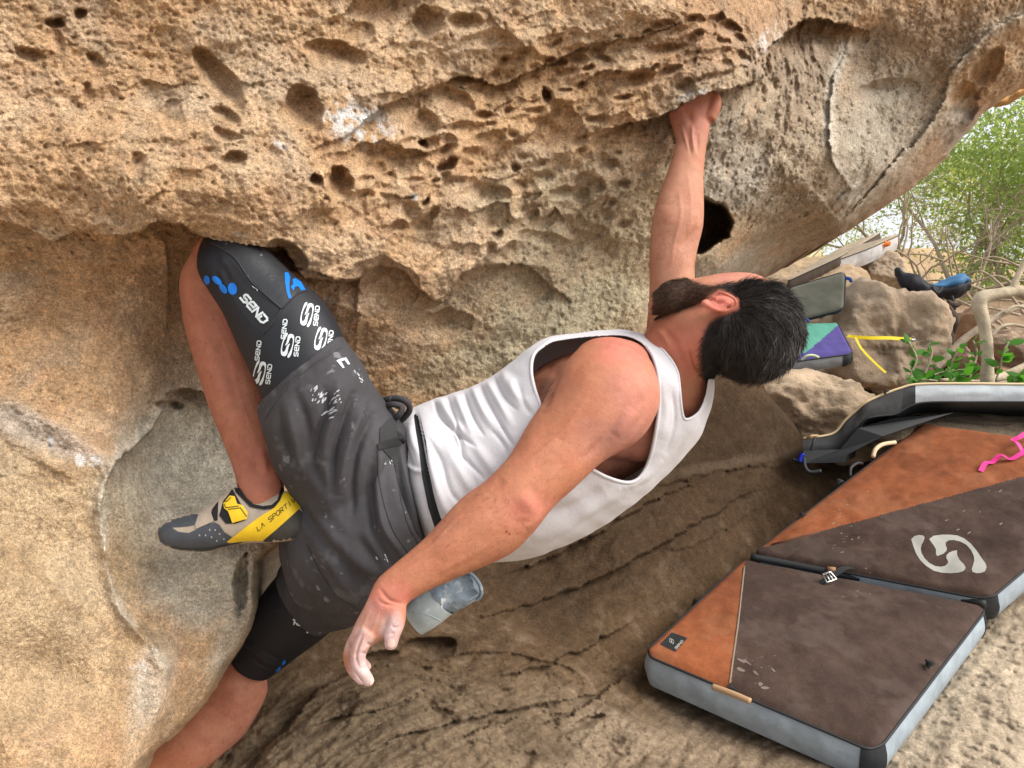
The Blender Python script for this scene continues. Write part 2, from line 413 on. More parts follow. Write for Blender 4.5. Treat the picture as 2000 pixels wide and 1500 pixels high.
POCK = [ # cx cy a b angle depth
 (425, 150, 75, 28, 52, .045), (437, 225, 30, 16, 20, .025), (440, 262, 30, 12, 10, .02), (455, 310, 26, 22, 0, .03), (105, 42, 17, 14, 0, .025), (152, 22, 14, 12, 0, .02), (60, 110, 34, 16, 20, .018),
 (105, 75, 30, 15, 70, .012), (190, 130, 18, 34, -25, .016), (175, 200, 14, 40, -12, .014), (240, 230, 20, 18, 0, .012), (270, 250, 14, 8, 0, .01), (340, 235, 30, 40, -25, .02), (265, 320, 20, 28, 20, .016), (160, 360, 16, 34, -20, .013),
 (300, 120, 40, 14, 15, .01), (590, 225, 44, 52, 10, .045), (652, 105, 55, 30, 10, .035), (700, 62, 38, 24, 0, .025), (834, 45, 30, 32, -20, .04), (915, 52, 36, 24, 10, .03), (950, 92, 60, 30, -15, .025),
 (908, 158, 46, 14, 5, .03), (880, 196, 52, 28, 20, .04), (824, 250, 34, 42, 0, .045), (830, 284, 10, 9, 0, .06), (950, 229, 30, 11, 0, .03), (905, 254, 34, 15, -8, .03), (971, 268, 38, 15, -5, .028), (1020, 281, 28, 13, 0, .03),
 (1013, 309, 26, 14, -10, .03), (1069, 190, 12, 18, -10, .06), (1072, 122, 16, 14, 0, .045), (1122, 100, 42, 13, -8, .03), (1174, 112, 21, 9, 10, .035), (1150, 133, 17, 9, -10, .035), (1135, 172, 20, 14, 10, .035),
 (1237, 155, 42, 22, -25, .045), (1216, 193, 22, 8, -18, .035), (1044, 240, 17, 14, -30, .035), (1006, 330, 11, 13, 0, .045), (946, 342, 25, 13, 0, .03), (950, 378, 54, 24, 3, .045), (663, 362, 23, 38, 8, .06), (743, 332, 26, 22, 0, .045),
 (800, 352, 30, 12, -5, .025), (796, 413, 18, 26, 0, .025), (838, 420, 26, 13, -42, .03), (1107, 378, 32, 13, 0, .035), (1160, 362, 24, 18, 20, .03), (971, 458, 14, 12, -30, .04), (1037, 420, 17, 18, 20, .03), (1060, 470, 56, 20, 8, .035),
 (1125, 427, 14, 13, 0, .025), (1185, 420, 12, 14, 0, .02), (1170, 455, 20, 14, 20, .02), (1300, 95, 70, 14, -10, .03), (1330, 60, 60, 14, -12, .02), (1390, 120, 50, 20, -20, .02), (1300, 140, 40, 12, -20, .03), (1400, 150, 60, 10, -14, .02),
 (1165, 235, 30, 10, -10, .035), (1200, 255, 40, 9, -22, .03), (700, 420, 22, 26, 0, .015), (640, 430, 30, 24, 0, .02), (720, 470, 16, 14, 0, .02), (760, 460, 16, 14, 0, .02), (860, 470, 40, 20, -20, .02), (690, 315, 30, 18, -20, .02),
 (620, 355, 16, 12, 0, .03), (770, 300, 14, 8, 0, .02), (1260, 330, 30, 14, -30, .012), (745, 566, 74, 60, 5, .026), (985, 566, 96, 60, -6, .030), (560, 500, 46, 26, 30, .05), (868, 640, 60, 34, -10, .02),
 (1740, 175, 60, 24, -10, .03), (1930, 130, 48, 22, -50, .045), (1880, 200, 26, 40, 20, .035), (1845, 330, 20, 8, -40, .06), (1790, 375, 18, 8, -50, .05), (1700, 440, 26, 8, -30, .05), (1620, 480, 28, 9, -20, .06), (1560, 500, 24, 10, -20, .05),
 (330, 790, 26, 12, 5, .03), (470, 1140, 14, 60, 8, .05), (470, 1141, 12, 40, 8, .03)]
_pr = random.Random(77)
HONEY = [(640, 330), (760, 250), (900, 140), (1100, 70), (1400, 30), (1480, 110), (1330, 215), (1200, 260), (1250, 400), (1180, 500), (1000, 500), (860, 470), (700, 470), (600, 430)]
_n = 0
while _n < 150:
    x, y = _pr.uniform(600, 1480), _pr.uniform(30, 500)
    if not bool(inpoly(np.array([x]), np.array([y]), HONEY)[0]): continue
    if any(math.hypot(x-q[0], (y-q[1])*1.4) < (q[2]+q[3])*.42 for q in POCK): continue
    a_ = _pr.uniform(9, 27)*(1.0 if x < 1150 else .85); POCK.append((x, y, a_, a_*_pr.uniform(.42, .85), _pr.uniform(-35, 5), .0011*a_*_pr.uniform(.7, 1.3)+.006)); _n += 1
    if len(POCK) > 330: break
def detail_main(u, v, d0):
    W = PN(u, v, d0); warp = fbm(W*9, 3, 1)*9; LW[0] = warp*.5+fbm(W*40, 2, 3)*3; LW[1] = fbm(W*16, 3, 2)*5+fbm(W*45, 2, 4)*3
    dd = d0.copy()
    dd = lip(u, v, dd, LIP_MAIN, lambda t: .035+.15*sstep(.42, .72, t), 95, 0)
    dd = lip(u, v, dd, LIP_2, .07, 60)
    dd = lip(u, v, dd, LIP_3, .05, 55)
    dd = lip(u, v, dd, LIP_4, .22, 55, pw=.7)
    dd = dd-.022*np.exp(-(poly_dist(u+LW[0], v+LW[1], [tuple(q) for q in catmull(LIP_5, 3)])[0]/34)**2); dd = dd-.05*np.exp(-(poly_dist(u+LW[0], v+LW[1], [tuple(q) for q in catmull(LIP_6, 3)])[0]/34)**2)
    dd = lip(u, v, dd, LIP_5[::-1], .03, 60, pw=.9)
    dd = lip(u, v, dd, LIP_6, .03, 130, pw=.2)
    dd = lip(u, v, dd, LIP_8[::-1], .10, 70)
    dd = lip(u, v, dd, LIP_9, .07, 60)
    for ln, a_, w_ in ((LIP_8, .022, 13), ([(300, 1280), (318, 1330), (300, 1400), (262, 1460), (230, 1540)], .03, 26), ([(0, 770), (70, 815), (140, 850), (200, 890), (235, 920)], .02, 20), ([(0, 830), (60, 880), (130, 930)], .012, 14)):
        dd = dd-a_*np.exp(-(poly_dist(u+LW[0], v+LW[1], [tuple(q) for q in catmull(ln, 3)])[0]/w_)**2)
    pk = np.zeros(u.shape)
    for p in POCK: pocket(u+warp*.8, v+warp*.8, pk, *p[:5], p[5]*1.9)
    for cx, cy, a_, b_, ang, dep in [(120, 1340, 150, 90, 25, .07), (60, 1060, 120, 80, 10, .04), (390, 560, 70, 100, -10, .05), (260, 1130, 70, 120, 10, -.02), (330, 640, 90, 60, 0, .03), (90, 640, 80, 60, 0, .02), (1500, 300, 90, 120, 0, .03)]:
        c_, s_ = math.cos(R(ang)), math.sin(R(ang)); xx = u-cx; yy = v-cy
        dd = dd+dep*np.exp(-((xx*c_+yy*s_)/a_)**2-((-xx*s_+yy*c_)/b_)**2)
    # procedural scallops in a slanting band
    zone = np.maximum.reduce([blob(u, v, 1000, 230, 420, 190, -20), blob(u, v, 1000, 440, 260, 110, 0)*.8, blob(u, v, 700, 420, 160, 110, 0)*.6, blob(u, v, 350, 250, 330, 190, 10)*.28, blob(u, v, 800, 40, 300, 70, 0)*.6])
    a = R(-22); X = W[:, 0]*math.cos(a)-W[:, 2]*math.sin(a); Z = W[:, 0]*math.sin(a)+W[:, 2]*math.cos(a)
    wx = fbm(W*14, 2, 20)*.25; wz = fbm(W*14+5, 2, 22)*.25
    f1, f2, vy, rd = worley2(X*11.5+wx, Z*19+wz, 4)
    sc = np.clip(1-f1*1.25, 0, 1)**.8*(.35+.65*np.clip(.5+vy*1.1, 0, 1.2))*(rd > .3)*(.5+rd)
    g1, g2, gy, gr = worley2(X*34+wz, Z*52+wx, 7)
    sc2 = np.clip(1-g1*1.5, 0, 1)*(gr > .45)
    h1, h2, hy, hr = worley2(X*7.2+wz*.8, Z*12.5+wx*.8, 15)
    sc3 = np.clip(1-h1*1.15, 0, 1)**.7*(.3+.7*np.clip(.5+hy*1.1, 0, 1.2))*(hr > .25)*(.5+hr)
    sc = np.maximum(sc*.8, sc3*1.25)
    dd = dd+np.maximum(pk, zone*sc*.058)+zone*sc2*.013
    # lower left granite is smooth, upper rock is rough
    smooth_ = np.maximum.reduce([blob(u, v, 330, 1000, 190, 300), blob(u, v, 100, 1250, 330, 330), blob(u, v, 200, 640, 210, 130)*.55])
    rough = 1-.8*smooth_
    far = blob(u, v, 1650, 280, 420, 320); rough = rough*(1-.45*blob(u, v, 1700, 230, 190, 200))
    rocks = fbm(W*5, 3, 30)*.018*(.4+.6*rough)+fbm(W*16, 3, 33)*.0075*(.25+.75*rough)
    gra = (fbm(W*55, 3, 40, .6)*.0030-np.abs(fbm(W*42, 3, 47, .6))*.0040)*rough + fbm(W*150, 2, 44, .6)*.0024*(.75+.25*rough)
    pit1, _, _, pr = worley2(W[:, 0]*75+wx*3, W[:, 2]*75+wz*3, 12)
    pits = np.clip(.42-pit1, 0, .42)/.42*(pr > .74)*.007*rough*(1-.3*far)
    crack = np.clip(1-np.abs(fbm(W*7+3, 4, 50))*16, 0, 1)*.005*rough
    dd = dd+(rocks+gra)*(1+.9*far)+pits+crack*.6
    # the slot behind the knee-high dark hole
    ih = inpoly(u, v, HOLE); hd = poly_dist(u, v, HOLE, True)[0]
    dd = np.where(ih, dd+.45*sstep(0, 10, hd)+.12, dd)
    return dd
def color_main(u, v, W):
    n = fbm(W*4, 4, 60); n2 = fbm(W*13, 4, 63); n3 = fbm(W*45, 3, 66)
    tan = np.array([.70, .445, .245]); C = np.repeat(tan[None], len(u), 0)
    C = mixc(C, (.80, .585, .385), sstep(-.2, .5, n)*.7)
    C = mixc(C, (.53, .32, .19), sstep(.05, .7, n2)*.55)
    C = mixc(C, (.62, .48, .34), sstep(.1, .6, fbm(W*6+9, 3, 70))*.5)
    nz = n*.35+n2*.15
    # paler yellow-grey stone towards the middle and the right facet
    C = mixc(C, (.66, .57, .40), blob(u, v, 1180, 520, 330, 230, -20, nz)*.7)
    C = mixc(C, (.70, .64, .45), blob(u, v, 1050, 650, 260, 70, -25, nz)*.7)
    C = mixc(C, (.52, .44, .335), blob(u, v, 1560, 280, 260, 260, 0, nz)*.75)
    C = mixc(C, (.72, .66, .56), blob(u, v, 1420, 560, 170, 60, -28, nz)*.7)
    C = mixc(C, (.52, .48, .42), blob(u, v, 1440, 330, 80, 120, 0, nz)*.5)
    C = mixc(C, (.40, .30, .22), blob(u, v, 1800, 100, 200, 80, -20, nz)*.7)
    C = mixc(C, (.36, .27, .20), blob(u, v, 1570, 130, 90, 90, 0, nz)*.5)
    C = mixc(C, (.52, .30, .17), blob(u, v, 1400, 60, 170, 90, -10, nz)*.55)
    C = mixc(C, (.80, .54, .36), blob(u, v, 1860, 300, 240, 60, -48, nz)*.8)
    C = mixc(C, (.62, .58, .53), blob(u, v, 1870, 250, 60, 34, -48, nz)*.7)
    C = mixc(C, (.50, .34, .22), blob(u, v, 1600, 500, 220, 30, -26, nz)*.7)
    C = mixc(C, (.60, .57, .50), blob(u, v, 1665, 380, 40, 20, -30, nz)*.6)
    # grey granite of the foothold
    gz = blob(u, v, 350, 930, 150, 200, 10, nz*.5)
    C = mixc(C, (.74, .71, .61), np.maximum(gz, blob(u, v, 400, 1130, 150, 110, 0, nz*.5))*.92)
    C = mixc(C, (.76, .69, .56), blob(u, v, 235, 930, 40, 110, 20, nz)*.7)
    C = mixc(C, (.64, .50, .32), blob(u, v, 80, 1150, 240, 300, 0, nz)*.6)
    C = mixc(C, (.76, .70, .60), blob(u, v, 300, 1330, 45, 130, 15, nz)*.45)
    C = mixc(C, (.60, .55, .50), blob(u, v, 90, 850, 150, 34, 22, nz)*.55)
    C = mixc(C, (.44, .31, .20), blob(u, v, 330, 730, 120, 60, 0, nz)*.45)
    # chalk left by hands
    def chalk(cx, cy, a, b, ang, k, th=.0):
        return blob(u, v, cx, cy, a, b, ang, 0)*sstep(th, th+.35, n3+n2*.6)*k
    ch = np.maximum.reduce([chalk(700, 240, 75, 48, 20, .95, -.25), chalk(655, 175, 45, 34, 0, .45), chalk(540, 280, 30, 20, 0, .6), chalk(1130, 345, 24, 14, 0, .6), chalk(970, 215, 14, 9, 0, .6), chalk(810, 385, 10, 9, 0, .8, -.2),
        chalk(1500, 80, 20, 60, 40, .6), chalk(1370, 185, 50, 12, -12, .7, -.2), chalk(170, 900, 36, 15, 5, .9, -.1), chalk(99, 863, 6, 16, 0, 1, -2), chalk(470, 458, 14, 8, 0, .8, -.2), chalk(640, 590, 12, 14, 0, .7, -.2), chalk(260, 1310, 30, 24, 0, .6)])
    C = mixc(C, (.62, .56, .46), blob(u, v, 1740, 250, 110, 150, 20, nz)*.7)
    C = mixc(C, (.80, .74, .62), blob(u, v, 460, 1230, 30, 120, 28, nz)*.6)
    fl_ = np.abs(fbm(W*2.6+7, 3, 75)); C = mixc(C, (.50, .33, .18), sstep(.16, 0, fl_)*blob(u, v, 150, 1150, 330, 420)*.5)
    C = mixc(C, (.80, .78, .76), ch)
    rd_ = np.minimum(poly_dist(u, v, LIP_5)[0], 999); C = mixc(C, (.88, .82, .70), np.exp(-(rd_/11)**2)*.8); C = mixc(C, (.82, .72, .58), np.exp(-(poly_dist(u, v, LIP_6)[0]/13)**2)*.6); C = mixc(C, (.85, .78, .64), np.exp(-(poly_dist(u, v, LIP_8)[0]/12)**2)*.6*sstep(-.2, .3, n2+.2))  # facet crest highlight painted into the colour; other lips just paler
    C = C*(1+.22*n3+.10*n2)[:, None]
    return C
def axis(lo, hi, step, pad, n):
    return np.concatenate([np.linspace(lo-pad, lo, n, endpoint=False), np.arange(lo, hi, step), np.linspace(hi, hi+pad, n)])
ROCKMAT = mat('cave_rock_stone', rough=.92, attr=True, spec=.15, vary=.15, vscale=28, grain=[(150, .30), (400, .30)], bump=[(60, .008), (180, .011), (450, .006)],
              speck=[(230, .60, (.15, .11, .08), .6), (330, .61, (.85, .80, .70), .6)])
POLY_MAIN = jag([(2330, -250), (2330, -20), (2120, 110), (2000, 158), (1960, 190), (1925, 214), (1895, 255), (1860, 292), (1825, 330), (1795, 355), (1740, 396), (1682, 430), (1622, 470), (1560, 500), (1522, 520), (1480, 545)], 3, 14, 21, False) + \
    [(1440, 640), (1300, 800), (900, 1000), (640, 1060)] + \
    jag([(592, 1050), (560, 1062), (520, 1076), (503, 1094), (499, 1153), (497, 1197), (488, 1231), (467, 1266), (423, 1331), (393, 1379), (337, 1439), (278, 1486), (240, 1560), (200, 1800)], 3, 14, 22, False) + \
    [(-430, 1800), (-430, -250)]
STEP = 2.7
rock = build_relief('rock_wall', main, POLY_MAIN, detail_main, color_main, ROCKMAT, axis(-110, 2140, STEP, 300, 14), axis(-150, 1540, STEP, 280, 14), .5)
tag(rock, kind='structure')

# the dark back wall and cave floor behind the climber
floorR = Relief([(300, 1700, 1.6), (450, 1100, 2.5), (600, 800, 2.9), (900, 700, 3.4), (1200, 650, 3.8), (1450, 690, 3.9), (1500, 790, 3.75),
 (560, 1120, 2.3), (700, 1250, 2.1), (640, 1420, 1.75), (500, 1500, 1.65), (850, 1270, 2.25), (820, 1340, 1.95), (760, 1500, 1.65), (950, 1180, 2.5), (1000, 1080, 2.75), (1100, 950, 3.0), (1300, 880, 3.3), (1400, 950, 3.35),
 (1150, 1200, 2.65), (1250, 1100, 2.85), (1400, 1050, 3.2), (1000, 1300, 2.2), (1100, 1450, 1.98), (1250, 1350, 2.4), (1300, 1300, 2.6), (1300, 1500, 2.02), (1500, 1500, 2.1), (1500, 1250, 2.85), (1750, 1500, 2.05), (1900, 1350, 2.35), (2050, 1200, 2.75), (2050, 1500, 2.0),
 (1550, 930, 3.75), (1500, 1020, 3.6), (1700, 900, 4.0), (1800, 830, 4.2), (2000, 830, 4.2), (2300, 900, 4.1), (1600, 860, 4.3), (1700, 1150, 3.3), (1900, 1000, 3.7), (2300, 1300, 2.8), (1750, 1250, 2.85)])
FL1 = [(470, 1540), (530, 1450), (600, 1370), (665, 1320), (740, 1300), (800, 1310), (822, 1350), (850, 1400), (880, 1440), (960, 1420), (1010, 1400), (1090, 1410), (1200, 1330), (1290, 1290)][::-1]
FL2 = [(860, 1235), (950, 1240), (1040, 1262), (1130, 1280), (1240, 1290)][::-1]
FL3 = [(1270, 1075), (1340, 1070), (1400, 1040), (1460, 1010), (1490, 970)]
FL4 = [(1180, 930), (1280, 950), (1360, 930), (1450, 915), (1560, 905)]
FL5 = [(780, 1500), (790, 1450), (850, 1420), (900, 1440)]
def detail_floor(u, v, d0):
    W = PN(u, v, d0); a = R(-32)
    X = W[:, 0]*math.cos(a)-W[:, 2]*math.sin(a); Z = W[:, 0]*math.sin(a)+W[:, 2]*math.cos(a)
    LW[0] = fbm(W*9, 3, 1)*8; LW[1] = fbm(W*11, 4, 2)*8
    e1 = np.array(P(1100, 1150, 2.6)-P(560, 1450, 1.75)); e1 /= np.linalg.norm(e1); e2 = np.cross(e1, [0, -.5, .86]); e2 /= np.linalg.norm(e2); e3 = np.cross(e1, e2)
    S = np.stack([(W@e1)*.30, (W@e2)*1.7, (W@e3)*1.5], -1)
    near = blob(u, v, 900, 1480, 620, 230); right = blob(u, v, 1850, 1350, 330, 330)
    dd = d0.copy()
    dd = lip(u, v, dd, FL1, .09, 60); dd = lip(u, v, dd, FL2, .02, 80)
    dd = lip(u, v, dd, FL3, .02, 60); dd = lip(u, v, dd, FL4, .02, 60)
    for ln, A_, L_ in (([(900, 1215), (1000, 1190), (1120, 1150), (1260, 1080), (1400, 1000), (1500, 930)], .06, 60), ([(960, 1130), (1100, 1080), (1220, 1010), (1380, 930)], .06, 60), ([(940, 1320), (1060, 1300), (1180, 1245), (1260, 1200)], .05, 50), ([(640, 1500), (780, 1440), (940, 1400), (1120, 1360), (1260, 1330)], .035, 40), ([(560, 1440), (650, 1400), (760, 1380), (860, 1330)], .03, 30)):
        dd = lip(u, v, dd, ln, A_, L_, pw=.9)
    pk = np.zeros(u.shape)
    for p in [(835, 1268, 66, 26, -15, .09), (740, 1290, 70, 18, -8, .08), (640, 1420, 90, 30, -50, .04), (1150, 1410, 30, 10, -20, .04), (1020, 1320, 130, 40, 10, .05), (1500, 1480, 40, 10, -30, .02)]: pocket(u, v, pk, *p)
    dd += pk
    dd += fbm(W*2.0, 3, 80)*.045*(1-.4*near)+fbm(S*7, 3, 82)*.035*(.35+.65*near*(1-right)+.0*right)
    dd += fbm(W*24, 4, 89, .6)*.012*right
    dd += fbm(S*20, 4, 84, .6)*.013*(.3+1.0*near-.2*right)+fbm(W*60, 3, 86, .6)*.004*(.5+near)
    dd -= np.clip(fbm(S*11, 3, 88, .5, True)-.6, 0, 1)*.02*(.2+near)
    return dd
def color_floor(u, v, W):
    n = fbm(W*3, 4, 92); n2 = fbm(W*12, 4, 94); n3 = fbm(W*40, 3, 96)
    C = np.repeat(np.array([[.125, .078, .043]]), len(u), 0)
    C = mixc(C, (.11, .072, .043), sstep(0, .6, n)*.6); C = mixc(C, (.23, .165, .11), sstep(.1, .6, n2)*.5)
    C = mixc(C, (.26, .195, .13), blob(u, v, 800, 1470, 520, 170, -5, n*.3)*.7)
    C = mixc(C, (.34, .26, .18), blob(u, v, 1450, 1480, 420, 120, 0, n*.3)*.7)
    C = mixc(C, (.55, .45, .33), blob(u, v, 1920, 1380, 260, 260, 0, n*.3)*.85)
    C = mixc(C, (.05, .030, .017), blob(u, v, 1250, 1020, 420, 210, -22, n*.4)*.75)  # cave shade painted into the brown dirt, this blob and the next
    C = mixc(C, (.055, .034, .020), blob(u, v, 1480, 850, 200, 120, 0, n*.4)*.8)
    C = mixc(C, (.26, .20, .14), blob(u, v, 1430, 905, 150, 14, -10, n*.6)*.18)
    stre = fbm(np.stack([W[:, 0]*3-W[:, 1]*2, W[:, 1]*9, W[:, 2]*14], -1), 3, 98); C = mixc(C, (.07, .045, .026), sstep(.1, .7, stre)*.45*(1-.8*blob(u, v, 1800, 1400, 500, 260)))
    return C*(1+.2*n3)[:, None]
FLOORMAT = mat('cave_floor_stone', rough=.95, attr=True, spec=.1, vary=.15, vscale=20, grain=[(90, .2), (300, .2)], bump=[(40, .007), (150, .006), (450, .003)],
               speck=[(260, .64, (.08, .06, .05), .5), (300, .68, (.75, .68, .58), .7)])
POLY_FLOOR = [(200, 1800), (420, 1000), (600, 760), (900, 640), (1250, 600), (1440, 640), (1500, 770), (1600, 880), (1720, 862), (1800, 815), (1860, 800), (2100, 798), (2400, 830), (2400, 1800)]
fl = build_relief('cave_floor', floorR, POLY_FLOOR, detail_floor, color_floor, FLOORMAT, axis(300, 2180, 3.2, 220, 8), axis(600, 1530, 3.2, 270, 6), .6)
tag(fl, kind='structure')
# wide ground sheet
GM = mat('dry_ground', (.33, .25, .17), rough=.95, vary=.3, vscale=3, bump=[(8, .02), (60, .006)])
g = mesh_obj('ground', [(-150, -60, -.12), (150, -60, -.12), (150, 300, -.12), (-150, 300, -.12)], [(0, 1, 2, 3)], GM, smooth=False)
tag(g, kind='structure')
# ---------------------------------------------------------------- the climber
def decal(name, polys, bvh, material, parent, off=.0009, seg=7, thick=0):
    """thin printed or sewn patch that follows the surface under it"""
    bm = bmesh.new()
    for poly in polys:
        poly = [p for i, p in enumerate(poly) if math.hypot(p[0]-poly[i-1][0], p[1]-poly[i-1][1]) > .05]
        vs = [bm.verts.new((p[0], p[1], 0)) for p in poly]
        for t in tessellate_polygon([[Vector((p[0], p[1], 0)) for p in poly]]):
            try: bm.faces.new([vs[i] for i in t])
            except ValueError: pass
    for it in range(6):
        es = [e for e in bm.edges if e.calc_length() > seg]
        if not es: break
        bmesh.ops.subdivide_edges(bm, edges=es, cuts=1)
        bmesh.ops.triangulate(bm, faces=bm.faces[:])
    dead = []
    for v in bm.verts:
        dr = (P(v.co.x, v.co.y, 1)-CAMP).normalized()
        h, n, i, dd = bvh.ray_cast(CAMP, dr)
        if h is None or (thick == 0 and abs(n.dot(dr)) < .05): dead.append(v); continue
        v.co = h-dr*off
    bmesh.ops.delete(bm, geom=dead, context='VERTS')
    if not bm.faces: bm.free(); return None
    # drop faces that bridge a depth jump
    bmesh.ops.delete(bm, geom=[f for f in bm.faces if max(e.calc_length() for e in f.edges) > .05], context='FACES')
    for f in bm.faces:
        f.smooth = True
    bmesh.ops.recalc_face_normals(bm, faces=bm.faces[:])
    me = bpy.data.meshes.new(name); bm.to_mesh(me); bm.free(); me.materials.append(material)
    o = bpy.data.objects.new(name, me); COL.objects.link(o)
    if parent: o.parent = parent; o.matrix_parent_inverse = parent.matrix_world.inverted()
    if len(polys) > 2: o['kind'] = 'stuff'
    return o
def bvh_of(*objs):
    V = []; F = []
    for o in objs:
        k = len(V); V.extend([o.matrix_world @ v.co for v in o.data.vertices]); F.extend([tuple(i+k for i in p.vertices) for p in o.data.polygons])
    return BVHTree.FromPolygons(V, F)
GL = {  # squared techno lettering, strokes in a 1 x 1 box, y down
 'S': [[(1, 0), (.2, 0), (0, .15), (0, .38), (.2, .5), (.8, .5), (1, .62), (1, .85), (.8, 1), (0, 1)]],
 'E': [[(1, 0), (.25, 0), (0, .2), (0, .8), (.25, 1), (1, 1)], [(0, .5), (.95, .5), (.95, .3)]],
 'N': [[(0, 1), (0, 0), (1, 1), (1, 0)]],
 'D': [[(0, .45), (0, 1), (.7, 1), (1, .8), (1, .2), (.7, 0), (0, 0)]],
 'L': [[(0, 0), (0, 1), (.9, 1)]], 'A': [[(0, 1), (.5, 0), (1, 1)]], 'P': [[(0, 1), (0, 0), (.8, 0), (1, .15), (1, .4), (.8, .55), (.2, .55)]],
 'O': [[(.2, 0), (.8, 0), (1, .2), (1, .8), (.8, 1), (.2, 1), (0, .8), (0, .2), (.2, 0)]], 'R': [[(0, 1), (0, 0), (.8, 0), (1, .2), (.8, .55), (.3, .55), (1, 1)]],
 'T': [[(0, 0), (1, 0)], [(.5, 0), (.5, 1)]], 'I': [[(.5, 0), (.5, 1)]], 'V': [[(0, 0), (.5, 1), (1, 0)]], ' ': [], '.': []}
def stroke_polys(pts, w):
    out = []
    for a, b in zip(pts[:-1], pts[1:]):
        dx, dy = b[0]-a[0], b[1]-a[1]; l = math.hypot(dx, dy)+1e-9; ux, uy = dx/l, dy/l; e = w*.45
        a2 = (a[0]-ux*e, a[1]-uy*e); b2 = (b[0]+ux*e, b[1]+uy*e)
        out.append([(a2[0]-uy*w/2, a2[1]+ux*w/2), (b2[0]-uy*w/2, b2[1]+ux*w/2), (b2[0]+uy*w/2, b2[1]-ux*w/2), (a2[0]+uy*w/2, a2[1]-ux*w/2)])
    return out
def text_polys(s, x, y, ang, h, adv, w, shear=0, wid=.75):
    """lettering starting at (x, y) (top left of the first letter), ang in degrees clockwise on the photograph"""
    c, s_ = math.cos(R(ang)), math.sin(R(ang)); out = []
    for i, ch in enumerate(s):
        for st in GL.get(ch, []):
            q = [((i*adv+p[0]*adv*wid)+shear*(1-p[1])*h, p[1]*h) for p in st]
            out += stroke_polys([(x+a*c-b*s_, y+a*s_+b*c) for a, b in q], w)
    return out
LG1 = [(360, 300), (420, 245), (500, 225), (570, 235), (600, 265), (585, 330), (545, 400), (530, 470), (545, 550), (600, 640), (680, 720), (780, 775), (880, 790), (960, 775), (1010, 730), (1015, 690), (985, 640), (985, 590), (1030, 540), (1100, 510), (1175, 495), (1175, 580), (1220, 670), (1300, 750), (1330, 810), (1290, 865), (1200, 895), (1060, 905), (900, 895), (760, 860), (620, 770), (520, 670), (450, 560), (400, 430)]
LG2 = [(680, 295), (760, 240), (900, 220), (1060, 220), (1180, 235), (1300, 285), (1420, 380), (1520, 500), (1600, 620), (1680, 730), (1700, 800), (1670, 870), (1600, 900), (1520, 905), (1450, 880), (1435, 830), (1460, 760), (1480, 680), (1470, 590), (1420, 490), (1340, 400), (1240, 345), (1120, 315), (1030, 320), (975, 355), (970, 400), (995, 460), (985, 510), (930, 560), (820, 600), (800, 560), (800, 480), (760, 410), (700, 330)]
def logo(cx, cy, M, sub=None):
    f = lambda L_: [(cx+M[0]*(x-1030)+M[1]*(y-560), cy+M[2]*(x-1030)+M[3]*(y-560)) for x, y in L_]
    return [f(LG1), f(LG2)]
def rotM(M, ang, sx=1, sy=1):
    c, s_ = math.cos(R(ang)), math.sin(R(ang)); a, b, d, e = M
    return (sx*(c*a-s_*d), sx*(c*b-s_*e), sy*(s_*a+c*d), sy*(s_*b+c*e))
MS = tuple(q/5.77 for q in (.125, -.18, .0373, .358))

SKIN = mat('skin', attr=True, rough=.6, spec=.24, sss=.08, vary=.08, vscale=40, grain=[(260, .05)], bump=[(120, .0010), (500, .0008)], speck=[(500, .66, (.36, .13, .08), .25)])
person = empty('person', P(700, 950, 1.5), 'man in white tank top and grey shorts hanging sideways under the overhang', 'person')
parts = []
T = [(720, 870, 800, 1080, 1.54, .85), (805, 840, 870, 1050, 1.57, .85), (895, 812, 960, 1035, 1.575, .85), (972, 785, 1040, 1025, 1.575, .9), (1062, 712, 1140, 975, 1.57, .95), (1140, 682, 1225, 930, 1.565, 1.0), (1205, 670, 1300, 880, 1.56, 1.12), (1250, 662, 1352, 826, 1.55, 1.3), (1285, 668, 1372, 772, 1.53, 1.2)]
parts.append(limb(T, 5, 32))
parts.append(limb([(1240, 690, 1385, 800, 1.54, 1.0), (1262, 645, 1388, 760, 1.52, 1.0), (1292, 615, 1396, 735, 1.50, .95), (1340, 592, 1415, 720, 1.475, .95), (1400, 580, 1450, 700, 1.46, .9)], 5, 28))        # neck
# left arm, nearest the camera
parts.append(limb([(1122, 694, 1270, 714, 1.44, .62), (1108, 706, 1282, 750, 1.415, .75), (1090, 726, 1284, 800, 1.395, .8), (1058, 788, 1250, 858, 1.37, .72), (1030, 830, 1178, 902, 1.35, .75), (992, 893, 1126, 950, 1.32, .8), (952, 935, 1080, 992, 1.30, .85),
   (922, 957, 1038, 1044, 1.29, .85), (890, 984, 990, 1086, 1.28, .85), (830, 1050, 900, 1126, 1.255, .85), (774, 1098, 836, 1154, 1.235, .8), (738, 1130, 796, 1180, 1.225, .75), (722, 1160, 790, 1200, 1.22, .7)], 6, 36))
parts.append(limb([(1136, 706, 1252, 696, 1.50, .55), (1140, 725, 1272, 708, 1.45, .85), (1160, 790, 1286, 760, 1.44, 1.), (1190, 860, 1290, 850, 1.47, 1.)], 4, 24))    # shoulder cap and blade
parts.append(limb([(1160, 900, 1240, 760, 1.47, .8), (1230, 900, 1290, 790, 1.47, .8)], 4, 20))
